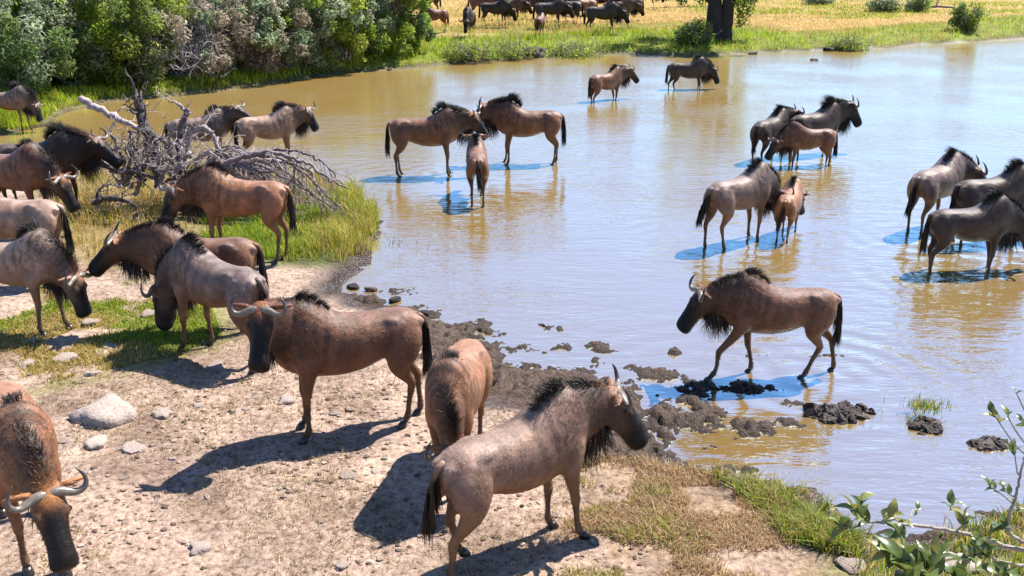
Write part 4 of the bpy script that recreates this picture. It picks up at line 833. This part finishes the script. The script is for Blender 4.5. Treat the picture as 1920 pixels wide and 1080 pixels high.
def near_shrub():
    base = on_ground(2060, 1330); base = np.array([2.35, 3.4, 0.0]); base[2] = gz(base[0], base[1]); root = empty('shrub', base, 'leafy green shrub with pale twigs reaching in from the bottom right corner', 'shrub'); LM = [leaf_mesh(k) for k in range(3)]; rt = base.copy()
    def rosette(T, p, d, n, size):
        d = d/np.linalg.norm(d); u = np.cross(d, (0, 0, 1.)); u /= np.linalg.norm(u); v = np.cross(u, d)
        for i in range(n):
            a = i*2.4+RS.uniform(-.4, .4); sp = RS.uniform(.5, 1.15); e = d*math.cos(sp)+(u*math.cos(a)+v*math.sin(a))*math.sin(sp); e[2] += .15; e /= np.linalg.norm(e)
            o = obj('leaf', LM[RS.randint(0, 3)], T); s = size*RS.uniform(.7, 1.2); nz = np.array([0, 0, 1.])+RS.normal(0, .35, 3); y = np.cross(nz, e); y /= np.linalg.norm(y); z = np.cross(e, y)
            o.matrix_local = Matrix(((e[0]*s, y[0]*s, z[0]*s, p[0]-rt[0]-d[0]*.01*i), (e[1]*s, y[1]*s, z[1]*s, p[1]-rt[1]-d[1]*.01*i), (e[2]*s, y[2]*s, z[2]*s, p[2]-rt[2]-d[2]*.01*i), (0, 0, 0, 1)))
    T0 = Tubes(); hub = at_depth(2000, 1040, 2.9); hub2 = at_depth(1960, 1150, 2.8)
    T0.add(catmull([base, base+(hub2-base)*.5+(.12, -.05, 0), hub2, hub], 14)-rt, np.linspace(.035, .014, 14), 8, (.20, .17, .14)); obj('trunk', T0.mesh('trunk', 'bark'), root)
    def limb(pts, r0, r1, tips):
        T = Tubes(); ros = []; P = catmull(pts, 8*len(pts)); P += RS.normal(0, .0012, P.shape); T.add(P-rt, np.linspace(r0, r1, len(P)), 7, (.30, .26, .22))
        for (px, py, Y, n, s, frm) in tips:
            e = at_depth(px, py, Y); i = int(frm*(len(P)-1)); p0 = P[i]; m_ = (p0+e)/2+RS.normal(0, .012, 3); Q = catmull([p0, m_, e], 7); T.add(Q-rt, np.linspace(max(.003, r1*.9), .0022, 7), 5, (.26, .25, .17)); ros.append((e, Q[-1]-Q[-2], n, s))
        bo = obj('branch', T.mesh('branch', 'bark'), root)
        for q_ in ros: rosette(bo, *q_)
    D = 2.9
    limb([hub, at_depth(1900,1028,D), at_depth(1830,1005,D), at_depth(1740,988,D), at_depth(1660,980,D), at_depth(1612,978,D)], .010, .004,
         [(1600,955,D,9,.075,1.0),(1575,985,D-.05,7,.07,.97),(1612,940,D+.05,6,.07,.98),(1672,968,D,6,.062,.85),(1690,985,D-.1,5,.06,.8),(1722,955,D+.1,3,.03,.7),(1808,965,D,7,.060,.5),(1790,945,D+.1,6,.055,.55)])
    limb([hub2, at_depth(1860,1140,D-.3), at_depth(1760,1100,D-.35), at_depth(1700,1062,D-.35)], .010, .005,
         [(1690,1050,D-.4,8,.095,1.0),(1735,1062,D-.4,9,.10,.85),(1655,1035,D-.35,6,.085,1.0),(1760,1040,D-.3,7,.085,.7),(1710,1085,D-.45,8,.10,.8),(1790,1085,D-.4,7,.09,.5),(1680,1000,D-.3,5,.06,1.0)])
    limb([hub, at_depth(1905,1010,D), at_depth(1890,975,D), at_depth(1905,930,D), at_depth(1915,880,D), at_depth(1935,820,D)], .008, .003,
         [(1868,985,D,6,.065,.3),(1855,912,D,5,.045,.55),(1880,915,D,4,.04,.6),(1902,845,D,3,.045,.8),(1862,775,D,5,.050,.9),(1890,780,D,3,.04,.95),(1915,790,D,3,.04,.97),(1905,735,D,2,.03,1.0),(1910,950,D,4,.04,.5)])
    limb([hub, at_depth(1930,1060,D-.1), at_depth(1870,1050,D-.1), at_depth(1840,1030,D-.1)], .007, .004, [(1830,1020,D-.1,9,.075,1.0),(1850,1040,D-.15,8,.075,.9),(1820,1050,D-.2,7,.08,.95),(1880,1075,D-.2,7,.08,.6)])
near_shrub()
# ---------------------------------------------------------------- the herd
WALK = ((.40,0,.07),(-.20,0,0),(.20,0,-.03),(-.28,0,0)); STEP = ((.10,0,0),(-.08,0,0),(-.10,0,0),(.12,0,0)); WIDE = ((.05,0,0),(-.10,0,0),(.10,0,0),(-.10,0,0)); TOG = ((.02,0,0),(.0,0,0),(.03,0,0),(-.02,0,0))
G1, G2, G3 = 'wildebeest on the near shore', 'wildebeest standing in the pond', 'herd on the far bank'
HERD = [ # px, py, heading, scale, palette, neck, head, legs, sink, group, label, extras
 (968,1042,38,.97,'dun',(2,-8),(-54,-24),((.02,0,0),(.14,0,0),(.10,.10,0),(-.16,0,0)),0,G1,'grey wildebeest in the foreground seen from behind, head turned right over the mud',dict(hair=1.3,mane=.45,horn=.98,voxel=.017,tail=.35,fur=30000)),
 (662,802,200,1.02,'brown',(40,44),(-60,22),((.02,0,0),(.0,0,0),(.06,0,0),(-.16,0,0)),0,G1,'brown wildebeest standing sideways in the foreground, long shadow stretching left',dict(hair=.5,mane=.25,voxel=.017,horn=.85,fur=28000)),
 (862,884,262,.93,'tan',(-60,22),(-78,6),TOG,0,G1,'tan wildebeest facing the camera with lowered head behind the foreground rump',dict(voxel=.018,mane=.2,fur=26000)),
 (66,1018,305,1.0,'tan',(-38,8),(-58,-5),WIDE,0,G1,'reddish wildebeest cut by the bottom left corner, white horns towards the camera',dict(voxel=.017,horn=.88,mane=.12,hair=.6,poll=(.36,.15,.05),fur=28000)),
 (420,668,148,.98,'grey',(-52,22),(-82,10),STEP,0,G1,'grey-brown wildebeest with its dark face lowered to the grass, black mane tuft',dict(hair=1.0,mane=.6,voxel=.018,fur=22000)),
 (388,614,184,.98,'brown',(0,0),(-42,5),TOG,0,G1,'brown headed wildebeest half hidden behind the one with lowered face',dict(poll=(.33,.17,.08),voxel=.02,mane=.4,fur=14000)),
 (462,482,174,1.02,'tan',(-12,30),(-62,18),TOG,0,G1,'orange-tan wildebeest standing by the lush grass under the dead branches',dict(hair=.8,mane=.4,voxel=.02,fur=18000)),
 (45,618,-10,.94,'pale',(-50,0),(-76,-5),STEP,0,G1,'pale grey wildebeest grazing at the left edge with white stone at its muzzle',dict(voxel=.018,hair=.9,mane=.8,fur=20000)),
 (40,528,180,1.0,'pale',(0,0),(-50,0),TOG,0,G1,'pale rump of a wildebeest cut by the left edge above the grazing one',dict(voxel=.022)),
 (42,428,-18,1.05,'brown',(-40,0),(-60,0),TOG,0,G1,'brown wildebeest at the left edge stretching its neck down to the branches',dict(voxel=.022,hair=.5)),
 (92,402,0,1.06,'dark',(6,0),(-42,0),TOG,0,G1,'black maned dark wildebeest at the left edge facing the dead branches',dict(voxel=.022,hair=1.5,mane=1.3,fat=1.05)),
 (24,243,0,.84,'grey',(-50,0),(-76,0),STEP,0,G2,'small wildebeest drinking at the muddy far shore, top left',dict(voxel=.026,hair=1.2,mane=1.3)),
 (382,308,22,.95,'grey',(28,-22),(-30,-10),TOG,.08,G2,'wildebeest with raised head behind the dead branches, left of two',dict(voxel=.026)),
 (508,306,28,.96,'pale',(14,-14),(-60,-25),TOG,.06,G2,'pale bodied dark headed wildebeest behind the dead branches, right of two',dict(voxel=.024,hair=1.4,mane=1.0)),
 (800,328,4,1.07,'brown',(8,0),(-52,-12),TOG,.04,G2,'wildebeest facing right in the pond, nose to nose with another',dict(voxel=.022,hair=1.1,mane=1.0)),
 (990,306,181,1.06,'brown',(14,0),(-55,0),((.0,0,0),(.06,0,0),(.02,0,0),(-.06,0,0)),.06,G2,'wildebeest facing left in the pond, tall black mane, nose to nose with another',dict(voxel=.022,hair=1.5,mane=1.5,fat=1.08)),
 (895,376,94,.88,'brown',(14,-4),(-50,0),TOG,.04,G2,'wildebeest seen from behind between the two facing each other in the pond',dict(voxel=.022,horn=1.2,tail=-.1)),
 (1136,188,38,.95,'brown',(12,-20),(-48,-10),WIDE,.34,G2,'wildebeest wading knee deep with raised horns, left of two far out in the pond',dict(voxel=.03,hair=1.0)),
 (1288,167,2,.95,'dark',(-30,0),(-62,0),STEP,.28,G2,'dark wildebeest drinking far out in the pond, right of two',dict(voxel=.03,hair=1.4)),
 (1524,290,30,1.05,'dark',(20,-16),(-58,-22),TOG,.30,G2,'dark maned wildebeest looking right at the back of the three in the pond',dict(voxel=.026,hair=1.5,mane=1.4,horn=1.1,poll=(.02,.015,.014))),
 (1440,298,48,.95,'dark',(10,-26),(-45,-16),TOG,.22,G2,'dark rumped wildebeest at the left of the three in the pond',dict(voxel=.026,hair=1.3)),
 (1512,310,188,.86,'brown',(-34,6),(-55,4),TOG,.24,G2,'reddish brown smaller wildebeest facing left, front of the three in the pond',dict(voxel=.024)),
 (1380,455,36,1.0,'grey',(-46,-12),(-70,0),((.05,0,0),(-.05,0,0),(-.06,0,0),(.12,0,0)),.08,G2,'grey wildebeest with lowered hidden head wading beside a calf',dict(voxel=.020,tail=.5)),
 (1474,442,66,.74,'tan',(-36,-12),(-62,-10),TOG,.10,G2,'small tan calf seen from behind beside the grey wildebeest in the pond',dict(voxel=.022,horn=.6,hair=.6,tail=.3)),
 (1745,428,40,1.0,'grey',(-18,-32),(-50,-22),TOG,.10,G2,'wildebeest with upright mane and curved horn, left of the group at the right edge',dict(voxel=.022,hair=1.2,horn=1.25,tail=.2)),
 (1848,452,14,1.0,'dark',(-20,0),(-60,0),TOG,.12,G2,'wildebeest mostly hidden behind its neighbours at the right edge',dict(voxel=.024,hair=1.6)),
 (1806,506,6,.92,'dark',(-30,0),(-60,0),((.10,0,0),(-.05,0,0),(.05,0,0),(-.10,0,0)),.14,G2,'dark wildebeest drinking in front at the right edge of the picture',dict(voxel=.020,hair=1.5)),
 (1448,703,182,.92,'brown',(-4,2),(-56,0),WALK,.03,G2,'dark brown wildebeest walking left through the shallows, alone at the right',dict(voxel=.017,hair=1.15,mane=.4,fur=26000,poll=(.10,.05,.025))),
 # far bank
 (816,62,212,0.97,'brown',(-45,0),(-75,0),TOG,0,G3,'reddish wildebeest beside the thicket, leftmost grazer on the far bank',dict(voxel=.04)),
 (803,28,200,1.03,'dark',(0,0),(-45,0),TOG,0,G3,'dark wildebeest at the top edge behind the leftmost grazer',dict(voxel=.045)),
 (880,70,262,1.03,'dark',(-48,0),(-75,0),TOG,0,G3,'dark wildebeest grazing head on towards the pond on the far bank',dict(voxel=.04)),
 (928,52,-4,1.08,'dark',(-40,0),(-70,0),STEP,0,G3,'dark wildebeest grazing to the right, beside the head-on grazer',dict(voxel=.04)),
 (955,46,8,1.08,'brown',(-20,0),(-60,0),TOG,0,G3,'brown wildebeest just behind the right-facing grazer on the far bank',dict(voxel=.045)),
 (1012,70,78,0.82,'brown',(-10,0),(-50,0),TOG,0,G3,'small brown calf seen from behind in front of the far herd',dict(voxel=.04,horn=.5,hair=.5)),
 (1000,36,186,1.08,'dark',(-15,0),(-55,0),TOG,0,G3,'black wildebeest in the middle back of the far herd',dict(voxel=.045)),
 (1045,40,10,1.14,'dark',(-10,0),(-55,0),TOG,0,G3,'big black wildebeest behind the calf in the far herd',dict(voxel=.045,hair=1.5)),
 (1092,44,192,1.08,'tan',(-35,0),(-65,0),TOG,0,G3,'tan wildebeest in the middle of the far herd',dict(voxel=.045)),
 (1128,65,2,1.14,'dark',(-26,0),(-58,0),STEP,0,G3,'dark wildebeest facing right at the front right of the far herd',dict(voxel=.038,hair=1.3)),
 (1160,52,6,1.12,'brown',(-18,0),(-58,0),TOG,0,G3,'brown wildebeest just behind the right-facing one at the right of the herd',dict(voxel=.045,hair=1.2)),
 (1070,26,170,1.08,'brown',(-5,0),(-55,0),TOG,0,G3,'brown wildebeest at the top edge in the far herd, middle',dict(voxel=.05)),
 (975,22,5,1.08,'dark',(-5,0),(-55,0),TOG,0,G3,'dark wildebeest at the top edge in the far herd, left part',dict(voxel=.05)),
 (1130,28,175,1.08,'dark',(-10,0),(-55,0),TOG,0,G3,'dark wildebeest at the top edge in the far herd, right part',dict(voxel=.05)),
 (1210,18,3,1.08,'brown',(-30,0),(-65,0),STEP,0,G3,'wildebeest at the top edge right of the herd, nearest to the herd',dict(voxel=.05)),
 (1262,14,182,1.08,'dark',(-30,0),(-65,0),STEP,0,G3,'wildebeest at the top edge between herd and tree trunk',dict(voxel=.05)),
 (1302,12,2,1.08,'brown',(-30,0),(-65,0),STEP,0,G3,'wildebeest at the top edge just left of the tree trunk',dict(voxel=.05)),
 (1030,54,12,1.12,'dark',(-25,0),(-60,0),TOG,0,G3,'black wildebeest partly behind the small calf in the far herd',dict(voxel=.045)),
 (1062,50,176,1.12,'dark',(-30,0),(-60,0),STEP,0,G3,'black wildebeest facing left between calf and tan one in the far herd',dict(voxel=.045)),
 (905,38,10,1.08,'brown',(-15,0),(-55,0),TOG,0,G3,'brown wildebeest behind the head-on grazer in the far herd',dict(voxel=.05)),
 (1178,40,184,1.08,'dark',(-15,0),(-55,0),TOG,0,G3,'dark wildebeest closing the right end of the far herd',dict(voxel=.05)),
 (1100,30,4,1.14,'dark',(-5,0),(-50,0),TOG,0,G3,'dark wildebeest behind the tan one in the far herd',dict(voxel=.05)),
]
for k, (px, py, hd, scl, pal, nk, hdp, lg, sink, grp, lab, ex) in enumerate(HERD):
    p = on_ground(px, py) if sink == 0 else flat(px, py)
    if sink: p[2] = -sink*.8
    r = wildebeest(tuple(p), hd, scl, pal, nk, hdp, lg, gz if sink == 0 else None, seed=k+1, detail=ex.get('voxel', .022) < .03, wet=1.0 if sink else .3, **ex)
    tag(r, lab, 'wildebeest', grp)
